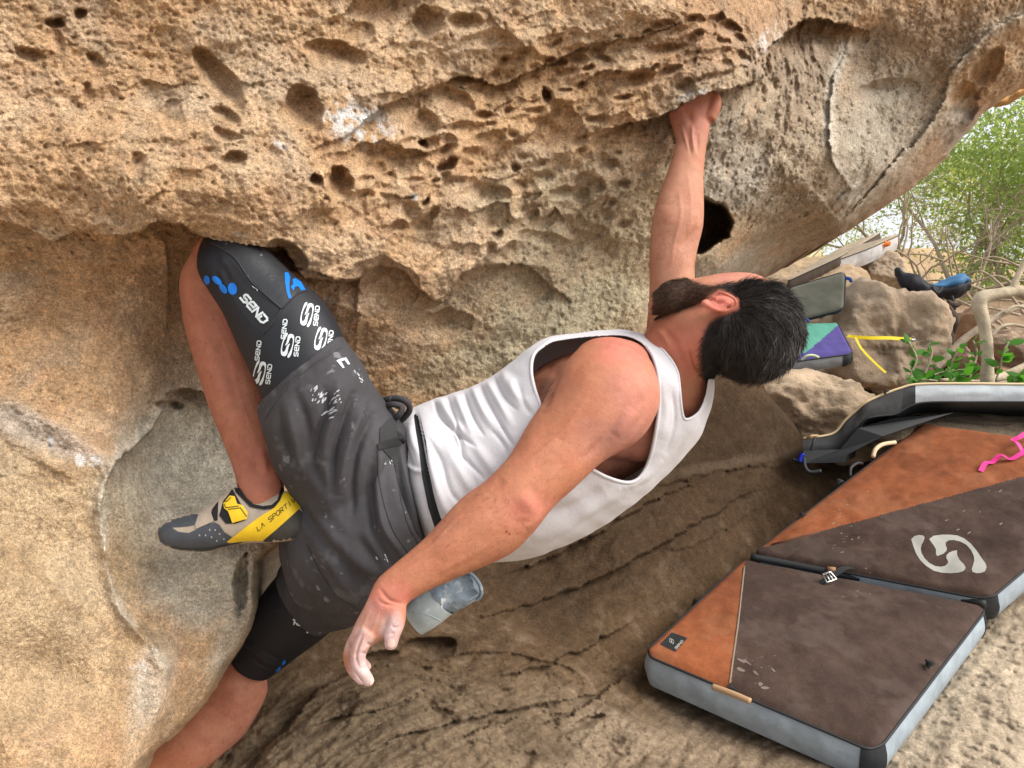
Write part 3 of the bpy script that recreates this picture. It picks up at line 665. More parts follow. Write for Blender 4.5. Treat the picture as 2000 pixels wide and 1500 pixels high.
# left hand
parts.append(limb([(726, 1152, 792, 1184, 1.22, .62), (708, 1190, 782, 1216, 1.218, .58), (694, 1217, 766, 1236, 1.216, .6), (684, 1242, 735, 1256, 1.215, .75)], 5, 24))
def finger(pts, rs):
    return tube_geo(catmull([tuple(P(*p)) for p in pts], 5), list(np.interp(np.linspace(0, len(pts)-1, (len(pts)-1)*5+1), range(len(pts)), rs)), 16)
def fing(pts, rs):
    v, f = finger(pts, rs); e = P(*pts[-1]); r = rs[-1]
    return [(v, f), ellipsoid(e, (r, 0, 0), (0, r, 0), (0, 0, r), 8)]
for pts, rs in [
  ([(722, 1235, 1.205), (708, 1256, 1.20), (699, 1280, 1.198), (704, 1303, 1.197), (720, 1330, 1.195)], [.0150, .0135, .0130, .0110, .0092]),
  ([(710, 1232, 1.225), (693, 1254, 1.228), (684, 1280, 1.23), (689, 1306, 1.232), (706, 1328, 1.234)], [.0145, .0125, .0120, .0105, .0088]),
  ([(706, 1230, 1.245), (694, 1255, 1.247), (691, 1279, 1.25), (700, 1303, 1.252), (716, 1322, 1.255)], [.014, .012, .0112, .0098, .0082]),
  ([(706, 1225, 1.262), (697, 1248, 1.267), (696, 1268, 1.272), (704, 1288, 1.277), (717, 1302, 1.28)], [.013, .0105, .0098, .0088, .0075]),
  ([(772, 1190, 1.215), (774, 1215, 1.205), (767, 1238, 1.20), (764, 1257, 1.198)], [.0185, .0150, .0132, .0108])]:
    parts += fing(pts, rs)
# right arm up to the hold
parts.append(limb([(1255, 690, 1370, 690, 1.70, .9), (1262, 650, 1364, 620, 1.71, .9), (1268, 583, 1358, 560, 1.71, .9), (1269, 518, 1356, 523, 1.715, .9), (1270, 466, 1362, 486, 1.72, .85), (1275, 425, 1372, 445, 1.72, .82), (1288, 378, 1374, 400, 1.73, .8), (1304, 334, 1373, 350, 1.74, .78), (1315, 296, 1377, 305, 1.75, .75), (1320, 272, 1382, 272, 1.755, .7), (1316, 255, 1386, 248, 1.76, .7)], 6, 32))
parts.append(limb([(1320, 275, 1381, 275, 1.755, .62), (1313, 248, 1388, 240, 1.762, .55), (1306, 222, 1398, 210, 1.768, .55), (1316, 208, 1402, 190, 1.772, .6)], 5, 24))
for i, (x, r_) in enumerate([(1318, .0125), (1344, .014), (1370, .014), (1390, .013)]):
    y = 212-(x-1318)*.36
    parts += fing([(x+3, y+10, 1.765), (x, y-4, 1.78), (x-3, y-14, 1.81), (x-5, y-6, 1.835)], [r_, r_*.95, r_*.85, r_*.7])
parts += fing([(1384, 232, 1.755), (1396, 208, 1.75), (1398, 191, 1.752)], [.017, .0145, .012])
# legs
parts.append(limb([(375, 492, 455, 470, 1.44, .9), (354, 538, 455, 540, 1.455, .85), (357, 597, 478, 590, 1.47, .85), (367, 652, 496, 637, 1.475, .85), (385, 715, 512, 690, 1.47, .85), (404, 777, 524, 755, 1.46, .85), (426, 836, 534, 815, 1.45, .82), (446, 886, 543, 872, 1.44, .8), (461, 932, 551, 925, 1.43, .75), (468, 985, 556, 972, 1.42, .75)], 6, 32))
parts.append(limb([(600, 930, 760, 830, 1.48, .9), (535, 780, 650, 700, 1.42, .9), (480, 680, 600, 590, 1.42, .9), (418, 570, 535, 515, 1.43, .9), (395, 520, 500, 478, 1.44, .9)], 5, 28))
parts.append(limb([(640, 1000, 760, 1160, 1.6, .9), (585, 1105, 655, 1185, 1.66, .8), (508, 1200, 580, 1262, 1.72, .8), (458, 1268, 524, 1310, 1.745, .82), (420, 1312, 520, 1356, 1.75, .85), (388, 1352, 502, 1396, 1.75, .85), (345, 1397, 472, 1442, 1.74, .85), (300, 1442, 424, 1492, 1.72, .85), (235, 1500, 345, 1562, 1.70, .85), (150, 1580, 240, 1640, 1.68, .85)], 6, 32))
# head
HU = np.array([1, 0, 0.]); HF = np.array([0, math.sin(R(25)), math.cos(R(25))]); HL = np.array([0, -math.cos(R(25)), math.sin(R(25))])
HC = np.array(P(1459, 641, 1.445))
parts.append(ellipsoid(HC, HU*.095, HF*.097, HL*.073, 20))
parts.append(limb([(1288, 566, 1286, 612, 1.475, 1.6), (1300, 553, 1304, 614, 1.475, 1.5), (1330, 547, 1334, 604, 1.475, 1.55), (1360, 543, 1366, 612, 1.475, 1.55), (1395, 536, 1400, 640, 1.472, 1.15), (1430, 532, 1435, 680, 1.468, .9), (1470, 534, 1475, 700, 1.465, .75), (1505, 548, 1510, 700, 1.46, .7)], 5, 28))
parts.append(ellipsoid(HC+HF*.100-HU*.030, HU*.020, HF*.018, HL*.011, 8))     # nose, turned away
parts.append(ellipsoid(HC+HF*.090+HU*.008, HU*.010, HF*.014, HL*.045, 8))
# ear
HEL = [(1372, 590), (1380, 596), (1394, 603), (1409, 607), (1424, 606), (1434, 601), (1438, 592), (1434, 583), (1424, 577), (1412, 572), (1402, 573)]
ed = 1.372
hp = [tuple(P(x, y, ed+.004*math.sin(i*.6)+(.012 if i in (0, 10) else .004 if i in (1, 9) else 0))) for i, (x, y) in enumerate(HEL)]
hv = tube_geo(catmull(hp, 5), list(np.interp(np.linspace(0, 10, 51), [0, 1, 2, 5, 8, 10], [.0055, .0052, .0040, .0036, .0034, .0030])), 10)
parts.append(hv)
parts.append(ellipsoid(P(1379, 591, 1.383), HU*.0085, (0, .006, 0), (0, 0, .0065), 8))
parts.append(tube_geo(catmull([tuple(P(*q)) for q in [(1390, 592, 1.380), (1402, 598, 1.379), (1416, 598, 1.379), (1426, 592, 1.380)]], 5), .0034, 8))
parts.append(ellipsoid(P(1407, 591, 1.393), HU*.026, (0, .010, 0), (0, 0, .013), 12))
parts.append(ellipsoid(P(1394, 581, 1.383), HU*.005, (0, .005, 0), (0, 0, .0045), 8))
V, F = join_geo(parts)
body = mesh_obj('body', V, F, SKIN)
remesh(body, .0023)
V, N = get_mesh(body); px, py, pd = proj(V)
keepw = np.maximum.reduce([blob(px, py, 715, 1270, 70, 90), blob(px, py, 1405, 590, 48, 30)*(pd < 1.41), blob(px, py, 1350, 205, 70, 40)*.4])
vg = body.vertex_groups.new(name='s')
lv = np.round((1-keepw)*8)/8
for q in np.unique(lv):
    if q > 0: vg.add(np.nonzero(lv == q)[0].tolist(), float(q), 'REPLACE')
m = body.modifiers.new('s', 'SMOOTH'); m.factor = .6; m.iterations = 22; m.vertex_group = 's'
bake(body)
s2 = body.modifiers.new('s', 'SMOOTH'); s2.factor = .5; s2.iterations = 2
bake(body)
for a_ in list(body.vertex_groups): body.vertex_groups.remove(a_)
V, N = get_mesh(body)
MUS = [ # muscle, tendon and crease relief
 ([(1160, 730), (1120, 800), (1090, 860)], 26, .004), ([(1215, 800), (1180, 860), (1130, 900)], 10, -.0035), ([(1240, 800), (1200, 850)], 14, .004), ([(1080, 900), (1030, 940), (985, 960)], 14, -.0025),
 ([(1010, 960), (1040, 1000), (1020, 1030)], 16, .0045), ([(1050, 990), (1035, 1015), (1010, 1020)], 6, -.0015), ([(985, 935), (960, 960)], 10, -.002), ([(960, 1000), (900, 1040), (850, 1090)], 20, .0035), ([(1058, 800), (1075, 760), (1090, 720)], 8, -.006),
 ([(742, 1150), (760, 1172), (786, 1180)], 3.2, -.0022), ([(738, 1172), (752, 1180), (774, 1184)], 2.4, -.0012), ([(716, 1256), (728, 1262)], 2.5, -.0016), ([(706, 1275), (716, 1277)], 2.2, -.0012), ([(706, 1305), (718, 1304)], 2.2, -.001), ([(1184, 670), (1240, 690), (1262, 720)], 14, .003),
 ([(1344, 292), (1338, 270), (1332, 250)], 3, .0024), ([(1356, 300), (1352, 270), (1352, 245)], 3.2, .0028), ([(1350, 300), (1345, 268)], 3, -.002), ([(1364, 300), (1362, 262)], 3, -.0015), ([(1362, 440), (1340, 476), (1325, 486)], 10, -.004), ([(1300, 400), (1300, 440)], 20, .003), ([(1345, 500), (1330, 540), (1320, 580)], 14, .002),
 ([(1330, 210), (1345, 225), (1352, 245)], 7, -.003), ([(1345, 684), (1355, 720), (1372, 738)], 3, -.003), ([(1300, 640), (1340, 650), (1370, 640)], 12, -.002), ([(1282, 640), (1300, 662), (1312, 690)], 6, .0028), ([(1292, 640), (1318, 668), (1330, 700)], 6, -.002),
 ([(430, 690), (450, 740), (470, 800)], 16, -.0025), ([(400, 640), (420, 720), (445, 800)], 16, .0025), ([(510, 880), (520, 925)], 8, .004), ([(500, 930), (498, 900)], 8, -.003), ([(490, 640), (470, 600)], 12, .002),
 ([(490, 1320), (470, 1350)], 14, -.003), ([(470, 1340), (440, 1400)], 20, .003), ([(1075, 735), (1070, 700), (1090, 675)], 16, -.004)]
MUS += [([(935, 985), (890, 1015), (850, 1060), (800, 1095)], 4, .0012), ([(1150, 770), (1110, 830), (1070, 870), (1030, 900)], 4, .0009), ([(960, 1060), (900, 1095), (850, 1120)], 5, .001), ([(1310, 520), (1318, 470), (1330, 420), (1325, 370)], 4, .0012), ([(1345, 470), (1350, 400), (1342, 340)], 4, .001), ([(725, 1190), (712, 1215), (702, 1240)], 3, .0011), ([(740, 1195), (732, 1220), (722, 1240)], 3, .0009), ([(430, 650), (450, 700), (470, 780), (500, 860)], 5, .001),
  ([(708, 1240), (700, 1262), (696, 1284), (702, 1306)], 2.2, -.0025), ([(764, 1222), (772, 1226), (780, 1224)], 2.2, -.0014), ([(762, 1236), (770, 1239)], 2, -.001)]
V = fold_disp(V, N, [(a, b, c*(2.0 if b < 2.6 else 1.4)) for a, b, c in MUS])
px, py, pd = proj(V)
V = V+N*(fbm(V*40, 3, 200)*.0004)[:, None]
set_verts(body, V)
n = fbm(V*14, 3, 210)*.25; n2 = fbm(V*60, 3, 214)
C = np.repeat(np.array([[.50, .225, .125]]), len(V), 0)
C = mixc(C, (.58, .285, .17), sstep(-.1, .4, n)*.5)
arm = (pd < 1.47)
for cx, cy, a_, b_, k, cc in [(1215, 680, 60, 34, .8, (.66, .25, .19)), (1240, 780, 70, 80, .6, (.68, .33, .26)), (1030, 1000, 60, 40, .7, (.64, .26, .19)), (760, 1170, 60, 40, .8, (.68, .27, .20)), (1340, 690, 70, 60, .7, (.60, .22, .15)), (1405, 590, 50, 26, .9, (.70, .25, .19)), (1290, 650, 50, 30, .6, (.44, .17, .10)),
     (420, 700, 110, 240, .55, (.45, .185, .125)), (440, 1400, 140, 120, .6, (.52, .26, .18)), (500, 920, 60, 60, .6, (.48, .19, .14)), (1320, 420, 90, 200, .55, (.62, .37, .255)), (1350, 215, 70, 60, .6, (.60, .30, .24)), (1060, 720, 60, 80, .5, (.42, .21, .14)), (1220, 860, 90, 60, .5, (.56, .31, .27)), (950, 1030, 140, 60, .4, (.56, .27, .16)), (1440, 535, 60, 20, .6, (.66, .33, .26))]:
    C = mixc(C, cc, blob(px, py, cx, cy, a_, b_, 0, n)*k)
# chalk on the hanging hand
ck = np.maximum.reduce([blob(px, py, 715, 1320, 40, 62, 0, n)*.85, blob(px, py, 768, 1240, 32, 48, 0, n)*.85, blob(px, py, 700, 1250, 36, 40, 0, n)*.55, blob(px, py, 715, 1205, 40, 40, 0, n)*.25, blob(px, py, 730, 1338, 12, 14)*.95, blob(px, py, 765, 1260, 22, 16)*.95])
C = mixc(C, (.84, .76, .78), ck*(.8+.3*n2).clip(0, 1))
C = mixc(C, (.30, .05, .04), np.maximum(blob(px, py, 989, 1039, 3.5, 3), blob(px, py, 995, 1043, 3, 2.5)))
# beard shadow and scalp under the hair, short body hair darkening the armpit
BEARD = [(1280, 624), (1277, 600), (1280, 566), (1285, 554), (1323, 545), (1340, 543), (1356, 550), (1376, 557), (1396, 559), (1418, 555), (1402, 567), (1388, 574), (1376, 585), (1366, 592), (1336, 604), (1310, 613)]
HAIR = [(1512, 548), (1482, 548), (1456, 545), (1437, 551), (1414, 553), (1399, 562), (1425, 573), (1440, 584), (1443, 603), (1420, 613), (1399, 620), (1384, 632), (1375, 650), (1369, 668), (1366, 705), (1370, 735), (1384, 748), (1432, 748), (1488, 740), (1523, 719), (1549, 684), (1560, 652), (1564, 618), (1557, 575), (1540, 545)]
def soft(poly, r):
    d_, _, _, _, _ = poly_dist(px, py, poly, True); return np.where(inpoly(px, py, poly), sstep(-r, r, d_), sstep(-r, r, -d_))
nearh = (pd < 1.52) & (px > 1260) & (py < 780)
eard = (blob(px, py, 1404, 590, 42, 24) > .3) & (pd < 1.398)
C = mixc(C, (.055, .032, .022), soft(BEARD, 9)*nearh*.88*~eard)
C = mixc(C, (.02, .016, .014), soft(HAIR, 7)*nearh*~eard)
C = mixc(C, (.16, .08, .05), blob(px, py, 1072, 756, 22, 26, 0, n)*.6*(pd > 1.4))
C = mixc(C, (.40, .11, .08), blob(px, py, 1408, 589, 10, 6)*(pd < 1.41)*.8)
C = C*np.array([.80, .69, .68])*(1+.10*fbm(V*26, 3, 222)[:, None]*np.array([.4, 1, 1]))
set_colors(body, np.clip(C*(1+.06*n2)[:, None], .005, 1))
body.parent = person; body.matrix_parent_inverse = person.matrix_world.inverted()
body_bvh = bvh_of(body)

NAIL = mat('nail', (.70, .50, .44), rough=.3, spec=.5)
for i, poly in enumerate([[(722, 1336), (726, 1325), (733, 1328), (735, 1337), (731, 1344), (725, 1344)], [(757, 1262), (757, 1250), (764, 1246), (771, 1250), (771, 1260), (765, 1267)]]):
    decal('nail', [poly], body_bvh, NAIL, person, .0008, 3)
# ---- hair strands
def strands(name, roots, norms, dirf, n, length, width, cols, parent, lift=.35, curl=.25, segs=3, taperend=.2):
    r_ = np.random.RandomState(len(name)*7+n)
    k = r_.randint(0, len(roots), n); p = roots[k]+r_.normal(size=(n, 3))*.0012; nn = norms[k]
    D = dirf(p)+np.stack([perlin(p*55, 90), perlin(p*55, 91), perlin(p*55, 92)], -1)*.45*(length > .012); D = D-nn*(D*nn).sum(1)[:, None]; D /= np.linalg.norm(D, axis=1)[:, None]+1e-9
    D = D+r_.normal(size=(n, 3))*curl+nn*(lift+r_.rand(n, 1)*lift*.4); D /= np.linalg.norm(D, axis=1)[:, None]
    L_ = length*(.55+.7*r_.rand(n))[:, None]
    pts = [p]; d = D.copy()
    for s_ in range(segs):
        p = p+d*L_/segs; d = d-nn*(lift*.55)+r_.normal(size=(n, 3))*curl*.25; d /= np.linalg.norm(d, axis=1)[:, None]; pts.append(p)
    view = pts[0]-np.array([0, 0, CAMH]); side = np.cross(view, D); side /= np.linalg.norm(side, axis=1)[:, None]+1e-9
    side = side+r_.normal(size=(n, 3))*.4
    V = []; 
    for i, q in enumerate(pts):
        w = width*(1-(1-taperend)*i/segs); V.append(q-side*w/2); V.append(q+side*w/2)
    V = np.stack(V, 1).reshape(-1, 3); m_ = 2*(segs+1); base = np.arange(n)*m_
    F = np.concatenate([np.stack([base+2*i, base+2*i+1, base+2*i+3, base+2*i+2], -1) for i in range(segs)])
    c = np.repeat(cols(pts[0], r_), m_, 0)
    return tag(mesh_obj(name, V, F, HAIRMAT, parent, True, c), kind='stuff')
HAIRMAT = mat('hair', attr=True, rough=.6, spec=.22)
def dirfield(pts):
    A = np.array(pts, float)
    def f(p):
        x, y, _ = proj(p); w = 1/(((x[:, None]-A[:, 0])**2+(y[:, None]-A[:, 1])**2)+60); w /= w.sum(1)[:, None]
        vx = (w*A[:, 2]).sum(1); vy = (w*A[:, 3]).sum(1)
        return np.stack([vx, np.zeros_like(vx), -vy], -1)
    return f
hairdir = dirfield([(1420, 560, 1, .05), (1460, 560, 1, .15), (1500, 555, 1, .5), (1530, 560, .7, 1), (1550, 610, .1, 1), (1550, 660, -.3, 1), (1450, 600, 1, .35), (1500, 600, .9, .7), (1480, 640, .5, .8), (1440, 640, .4, .6), (1400, 640, -.4, .7), (1390, 690, -.9, .6), (1430, 700, -.3, .9), (1480, 700, 0, 1), (1520, 690, -.2, 1), (1400, 735, -1, .3)])
# thick hair: an inner cap under the strands
capV, capF = ellipsoid(P(1466, 642, 1.445), HU*.0935, HF*.101, HL*.079, 48)
capV = np.array(capV); cx_, cy_, cd_ = proj(capV); cf = np.array([f for f in capF if len(f) == 4])
HP = [(1512, 552), (1482, 551), (1456, 549), (1437, 555), (1425, 570), (1443, 584), (1446, 604), (1424, 616), (1404, 622), (1388, 634), (1379, 650), (1372, 680), (1368, 705), (1370, 760), (1600, 780), (1620, 520), (1540, 530)]
near_ = ((capV-HC)@HL) > -.01
mirV = capV-2*((capV-HC)@HL)[:, None]*HL[None]; mx_, my_, _ = proj(mirV)
incap = np.where(near_, inpoly(cx_, cy_, HP), inpoly(mx_, my_, HP))
cf = cf[incap[cf].all(1)]
capN = capV-np.array(P(1466, 642, 1.445)); capN /= np.linalg.norm(capN, axis=1)[:, None]
capV2 = capV+capN*(fbm(capV*45, 2, 300)*.0018)[:, None]
hair = mesh_obj('hair', capV2, cf, HAIRMAT, person, True, np.repeat([[.016, .013, .012]], len(capV), 0))
ids = np.unique(cf)
def haircol(p, r_):
    x, y, _ = proj(p); g = sstep(1480, 1570, x+(y-600)*.15)*1.3+.03
    k = r_.rand(len(x)); b_ = np.array([.022, .017, .015])[None]+(k[:, None]**2)*np.array([[.045, .036, .030]])
    cl_ = sstep(-.4, .6, perlin(p*np.array([60, 60, 130]), 95))[:, None]
    return (b_*.7+((g*k**2.5)[:, None])*np.array([[.17, .16, .16]]))*(.35+.9*cl_)
strands('hair_strands', capV2[ids], capN[ids], hairdir, 26000, .024, .0008, haircol, hair, .33, .22)
Vb, Nb = get_mesh(body)
def roots_in(poly, cond=None):
    s = inpoly(px, py, poly) & ((Nb*(Vb-np.array([0, 0, CAMH]))).sum(1) < 0)
    if cond is not None: s &= cond
    return Vb[s], Nb[s]
rv, rn = roots_in(HAIR, nearh & ~eard)
strands('hair_edge', rv, rn, hairdir, 7000, .013, .0006, haircol, hair, .15, .16)
rv, rn = roots_in(BEARD, nearh & ~eard)
def beardcol(p, r_): return np.array([[.024, .013, .008]])+r_.rand(len(p), 1)**2.5*np.array([[.10, .055, .03]])
strands('beard', rv, rn, dirfield([(1300, 580, -1, .25), (1350, 570, -1, .3), (1400, 560, -1, .1), (1340, 600, -.7, .9), (1290, 600, -1, .5)]), 8500, .0085, .00045, beardcol, person, .30, .22)
NAPE = [(1384, 632), (1375, 650), (1369, 668), (1366, 705), (1352, 700), (1352, 660), (1364, 640)]
rv, rn = roots_in(NAPE, nearh)
if 0: strands('nape_hair', rv, rn, dirfield([(1370, 650, -1, .6), (1360, 690, -1, .8)]), 500, .007, .0004, haircol, hair, .2, .25)
def fuzzcol(p, r_): return np.repeat([[.12, .05, .03]], len(p), 0)
for poly, nn_, dr in [([(380, 560), (460, 640), (520, 760), (545, 900), (470, 920), (400, 760), (360, 640)], 1100, (.25, 1)), ([(455, 1290), (520, 1330), (490, 1400), (420, 1490), (300, 1490), (400, 1360)], 900, (-.6, 1)), ([(1052, 740), (1085, 735), (1085, 775), (1060, 790)], 350, (-.2, 1)), ([(1010, 960), (1040, 1040), (960, 1095), (840, 1150), (780, 1120), (860, 1030), (940, 950)], 1300, (-.9, .9)), ([(1300, 380), (1365, 380), (1360, 520), (1280, 520)], 350, (-.3, 1)), ([(1080, 830), (1180, 880), (1080, 980), (1000, 930)], 350, (-.8, 1))]:
    rv, rn = roots_in(poly)
    if len(rv): strands('body_hair', rv, rn, dirfield([(0, 0, *dr)]), nn_, .009, .00026, fuzzcol, person, .25, .4)
# ---- clothes
CLOTH_SHIRT = mat('shirt_cotton', (.56, .545, .57), rough=.95, spec=.1, grain=[(500, .06), (14, .05)], sheen=.2, vary=.03, vscale=20, bump=[(260, .0006), (60, .0008)])
CLOTH_SHORTS = mat('shorts_cloth', (.052, .049, .054), rough=.72, spec=.25, vary=.25, vscale=7, bump=[(380, .0005), (40, .0012)], speck=[(12, .60, (.14, .14, .15), .35), (26, .64, (.30, .30, .32), .4), (90, .72, (.5, .5, .52), .4)])
SLEEVE = mat('sleeve_lycra', (.012, .013, .018), rough=.55, spec=.35, bump=[(500, .0004)])
PADRUB = mat('knee_rubber', (.020, .022, .026), rough=.42, spec=.4, bump=[(90, .0008)], speck=[(30, .66, (.25, .27, .3), .4)])
PRINTW = mat('print_white', (.62, .68, .70), rough=.5); PRINTB = mat('print_blue', (.005, .16, .62), rough=.4)
BLACK = mat('black_webbing', (.012, .012, .013), rough=.7, bump=[(400, .0005)])
STITCH = mat('stitching', (.035, .034, .036), rough=.8)
def grid_limb(secs, sub, seg, sup=2.0):
    cs = catmull([list(s) for s in secs], sub); C_ = []; W_ = []; G = []
    for c in cs:
        a = np.array(P(c[0], c[1], c[4])); b = np.array(P(c[2], c[3], c[4])); C_.append((a+b)/2); W_.append((b-a)/2)
    for i in range(len(cs)):
        t = C_[min(i+1, len(cs)-1)]-C_[max(i-1, 0)]; t /= np.linalg.norm(t)
        nn = np.cross(t, W_[i]); nn = nn/np.linalg.norm(nn)*np.linalg.norm(W_[i])*cs[i][5]
        a = np.arange(seg)/seg*2*math.pi; ca, sa = np.cos(a), np.sin(a); q = (np.abs(ca)**sup+np.abs(sa)**sup)**(-1/sup)
        G.append(C_[i]+(ca*q)[:, None]*W_[i]+(sa*q)[:, None]*nn)
    return np.array(G)
def grid_faces(n, seg):
    i = np.arange(n-1)[:, None]; k = np.arange(seg)[None]; k2 = (k+1) % seg
    return np.stack([i*seg+k, i*seg+k2, (i+1)*seg+k2, (i+1)*seg+k], -1).reshape(-1, 4)
def drop_loose(o):
    bm = bmesh.new(); bm.from_mesh(o.data); bmesh.ops.delete(bm, geom=[v for v in bm.verts if not v.link_faces], context='VERTS'); bm.to_mesh(o.data); bm.free(); return o
def seam(name, pts, bvh, r, material, parent, off=.0, closed=False, sub=4):
    """binding, piping or cord laid along the surface"""
    q = pts+[pts[0]] if closed else pts
    out = []
    for p in catmull(q, sub):
        dr = (P(p[0], p[1], 1)-CAMP).normalized(); h, nrm, i, dd = bvh.ray_cast(CAMP, dr)
        if h is not None and (not out or (h-Vector(out[-1])).length < .08): out.append(tuple(h-dr*off))
    if len(out) < 3: return None
    v, f = tube_geo(out, r, 6); return mesh_obj(name, v, f, material, parent)
ST = [(779, 824, 835, 1058, 1.535, 1.04), (797, 803, 868, 1090, 1.537, 1.08), (822, 789, 905, 1098, 1.54, 1.08), (852, 778, 945, 1096, 1.545, 1.0), (882, 770, 985, 1092, 1.55, .98), (960, 736, 1062, 1077, 1.555, .98), (1050, 668, 1168, 1026, 1.555, .95), (1130, 650, 1250, 968, 1.555, .98), (1200, 645, 1318, 905, 1.55, 1.05), (1243, 650, 1366, 846, 1.545, 1.2), (1266, 656, 1386, 780, 1.54, 1.25), (1290, 660, 1388, 735, 1.54, 1.3)]
G = grid_limb(ST, 42, 460, 2.1); n_, s_ = G.shape[:2]
V = G.reshape(-1, 3); F = grid_faces(n_, s_)
shirt = mesh_obj('tank_top', V, F, CLOTH_SHIRT)
V, N = get_mesh(shirt)
if (N*(V-np.array(P(1050, 850, 1.55)))).sum(1).mean() < 0: N = -N
SF = []
for pts, w, h in [([(846, 780), (862, 815), (900, 850), (928, 872)], 5, -.006), ([(872, 772), (888, 815), (902, 870), (910, 905)], 5, -.006), ([(905, 765), (925, 815), (944, 850)], 5, -.006), ([(936, 750), (962, 800), (990, 850), (1010, 880)], 5, -.006), ([(965, 738), (985, 775), (1008, 800)], 5, -.005),
   ([(858, 778), (878, 815), (912, 850)], 7, .007), ([(888, 768), (908, 815), (922, 850)], 7, .007), ([(920, 752), (945, 805), (965, 835)], 7, .007), ([(950, 742), (975, 785), (1000, 830)], 7, .006), ([(982, 725), (1000, 762), (1030, 790)], 8, .005),
   ([(838, 860), (862, 900), (880, 960), (905, 990)], 8, -.005), ([(870, 860), (890, 910), (920, 960)], 9, .006), ([(880, 840), (905, 890), (945, 935)], 6, -.005), ([(920, 860), (950, 900), (970, 930)], 9, .005), ([(960, 840), (985, 870), (995, 900)], 6, -.004), ([(832, 880), (846, 930), (868, 990), (890, 1020)], 8, .005), ([(1010, 750), (1025, 790), (1040, 812)], 7, -.004), ([(1000, 740), (1010, 770)], 6, .004),
   ([(1060, 1010), (1120, 990), (1180, 955)], 12, -.005), ([(1030, 1050), (1100, 1030), (1170, 985), (1230, 950)], 14, .004), ([(1080, 1060), (1150, 1015), (1210, 975)], 10, -.003), ([(1210, 950), (1260, 930), (1295, 895)], 8, .004), ([(1290, 740), (1300, 800), (1290, 860)], 8, .0025), ([(1312, 760), (1318, 820), (1300, 880)], 6, -.002), ([(1340, 850), (1310, 900), (1270, 940)], 9, -.0025),
   ([(786, 850), (800, 900), (808, 915)], 5, -.004), ([(800, 830), (806, 860), (812, 880)], 6, .004), ([(792, 905), (815, 920), (828, 912)], 4, .004), ([(800, 925), (818, 975), (836, 1030)], 8, .003), ([(810, 800), (822, 870), (842, 965), (860, 1035)], 9, -.008)]: SF.append((pts, w*(.75 if h < 0 and w < 12 else 1.1), h*1.25 if w < 12 else h*1.4))
V = fold_disp(V, N, SF)
# broad slack of the cloth
a_ = R(35); q = V.copy(); V = V+N*((fbm(np.stack([V[:, 0]*5-V[:, 2]*5, V[:, 1]*6, V[:, 0]*9+V[:, 2]*13], -1), 2, 320)*.003)*sstep(-1, .4, 1))[:, None]
set_verts(shirt, V)
px, py, pd = proj(V)
cd = 1.555
ARMH = [(1110, 662), (1080, 668), (1060, 680), (1044, 697), (1041, 726), (1047, 760), (1058, 795), (1085, 850), (1120, 893), (1158, 914), (1190, 930), (1226, 939), (1250, 928), (1268, 890), (1280, 830), (1286, 780), (1284, 735), (1275, 700), (1262, 680), (1250, 668), (1228, 658), (1200, 655), (1150, 658)]
NECK = [(1256, 640), (1286, 672), (1310, 697), (1325, 724), (1329, 752), (1333, 795), (1339, 815), (1352, 812), (1366, 800), (1377, 775), (1384, 740), (1460, 740), (1460, 560), (1240, 560)]
FAR_ARM = [(1150, 690), (1100, 700), (1080, 740), (1110, 800), (1180, 850), (1240, 870), (1290, 850), (1310, 790), (1280, 740), (1220, 700)]
nearm = pd < cd
ARMH_s = [tuple(p) for p in catmull(ARMH+[ARMH[0]], 5)]; NECK_s = [tuple(p) for p in catmull(NECK[:11], 5)]+NECK[11:]
ARM_cut = ARMH_s+[]
cut = (inpoly(px, py, ARM_cut) & nearm) | (inpoly(px, py, NECK_s)) | (inpoly(px, py, FAR_ARM) & ~nearm)
F = F[~cut[F].any(1)]
bpy.data.objects.remove(shirt)
shirt = mesh_obj('tank_top', V, F, CLOTH_SHIRT); drop_loose(shirt)
sb = bvh_of(shirt)
m = shirt.modifiers.new('t', 'SOLIDIFY'); m.thickness = .0016; m.offset = 0; bake(shirt)
shirt.parent = person; shirt.matrix_parent_inverse = person.matrix_world.inverted()
def around(poly, o=1.5):   # slightly outside a cut edge
    cx = sum(p[0] for p in poly)/len(poly); cy = sum(p[1] for p in poly)/len(poly); return [(x+(x-cx)/math.hypot(x-cx, y-cy)*o, y+(y-cy)/math.hypot(x-cx, y-cy)*o) for x, y in poly]
seam('armhole_binding', around(ARMH[:8], 3.5), sb, .0036, CLOTH_SHIRT, shirt)
seam('armhole_binding', around(ARMH[8:19], 3.5), sb, .0036, CLOTH_SHIRT, shirt)
seam('neck_binding', [(1264, 658), (1287, 676), (1309, 701), (1323, 727), (1327, 754), (1331, 797), (1337, 818), (1352, 816), (1366, 805), (1377, 785)], sb, .0028, CLOTH_SHIRT, shirt)
SEAMM = mat('seam_thread', (.60, .57, .58), rough=.9)
seam('seam', [(826, 858), (850, 848), (882, 836), (925, 838), (975, 834), (1005, 832)], sb, .0007, SEAMM, shirt)
seam('seam', [(1288, 715), (1305, 715), (1324, 724)], sb, .0007, SEAMM, shirt)
decal('chest_print', sum([stroke_polys(s, 3) for s in ([(969, 730), (978, 728), (984, 722), (996, 712), (990, 724), (978, 735)], [(969, 718), (980, 716), (993, 712)])], []), sb, BLACK, shirt, .002, 3)

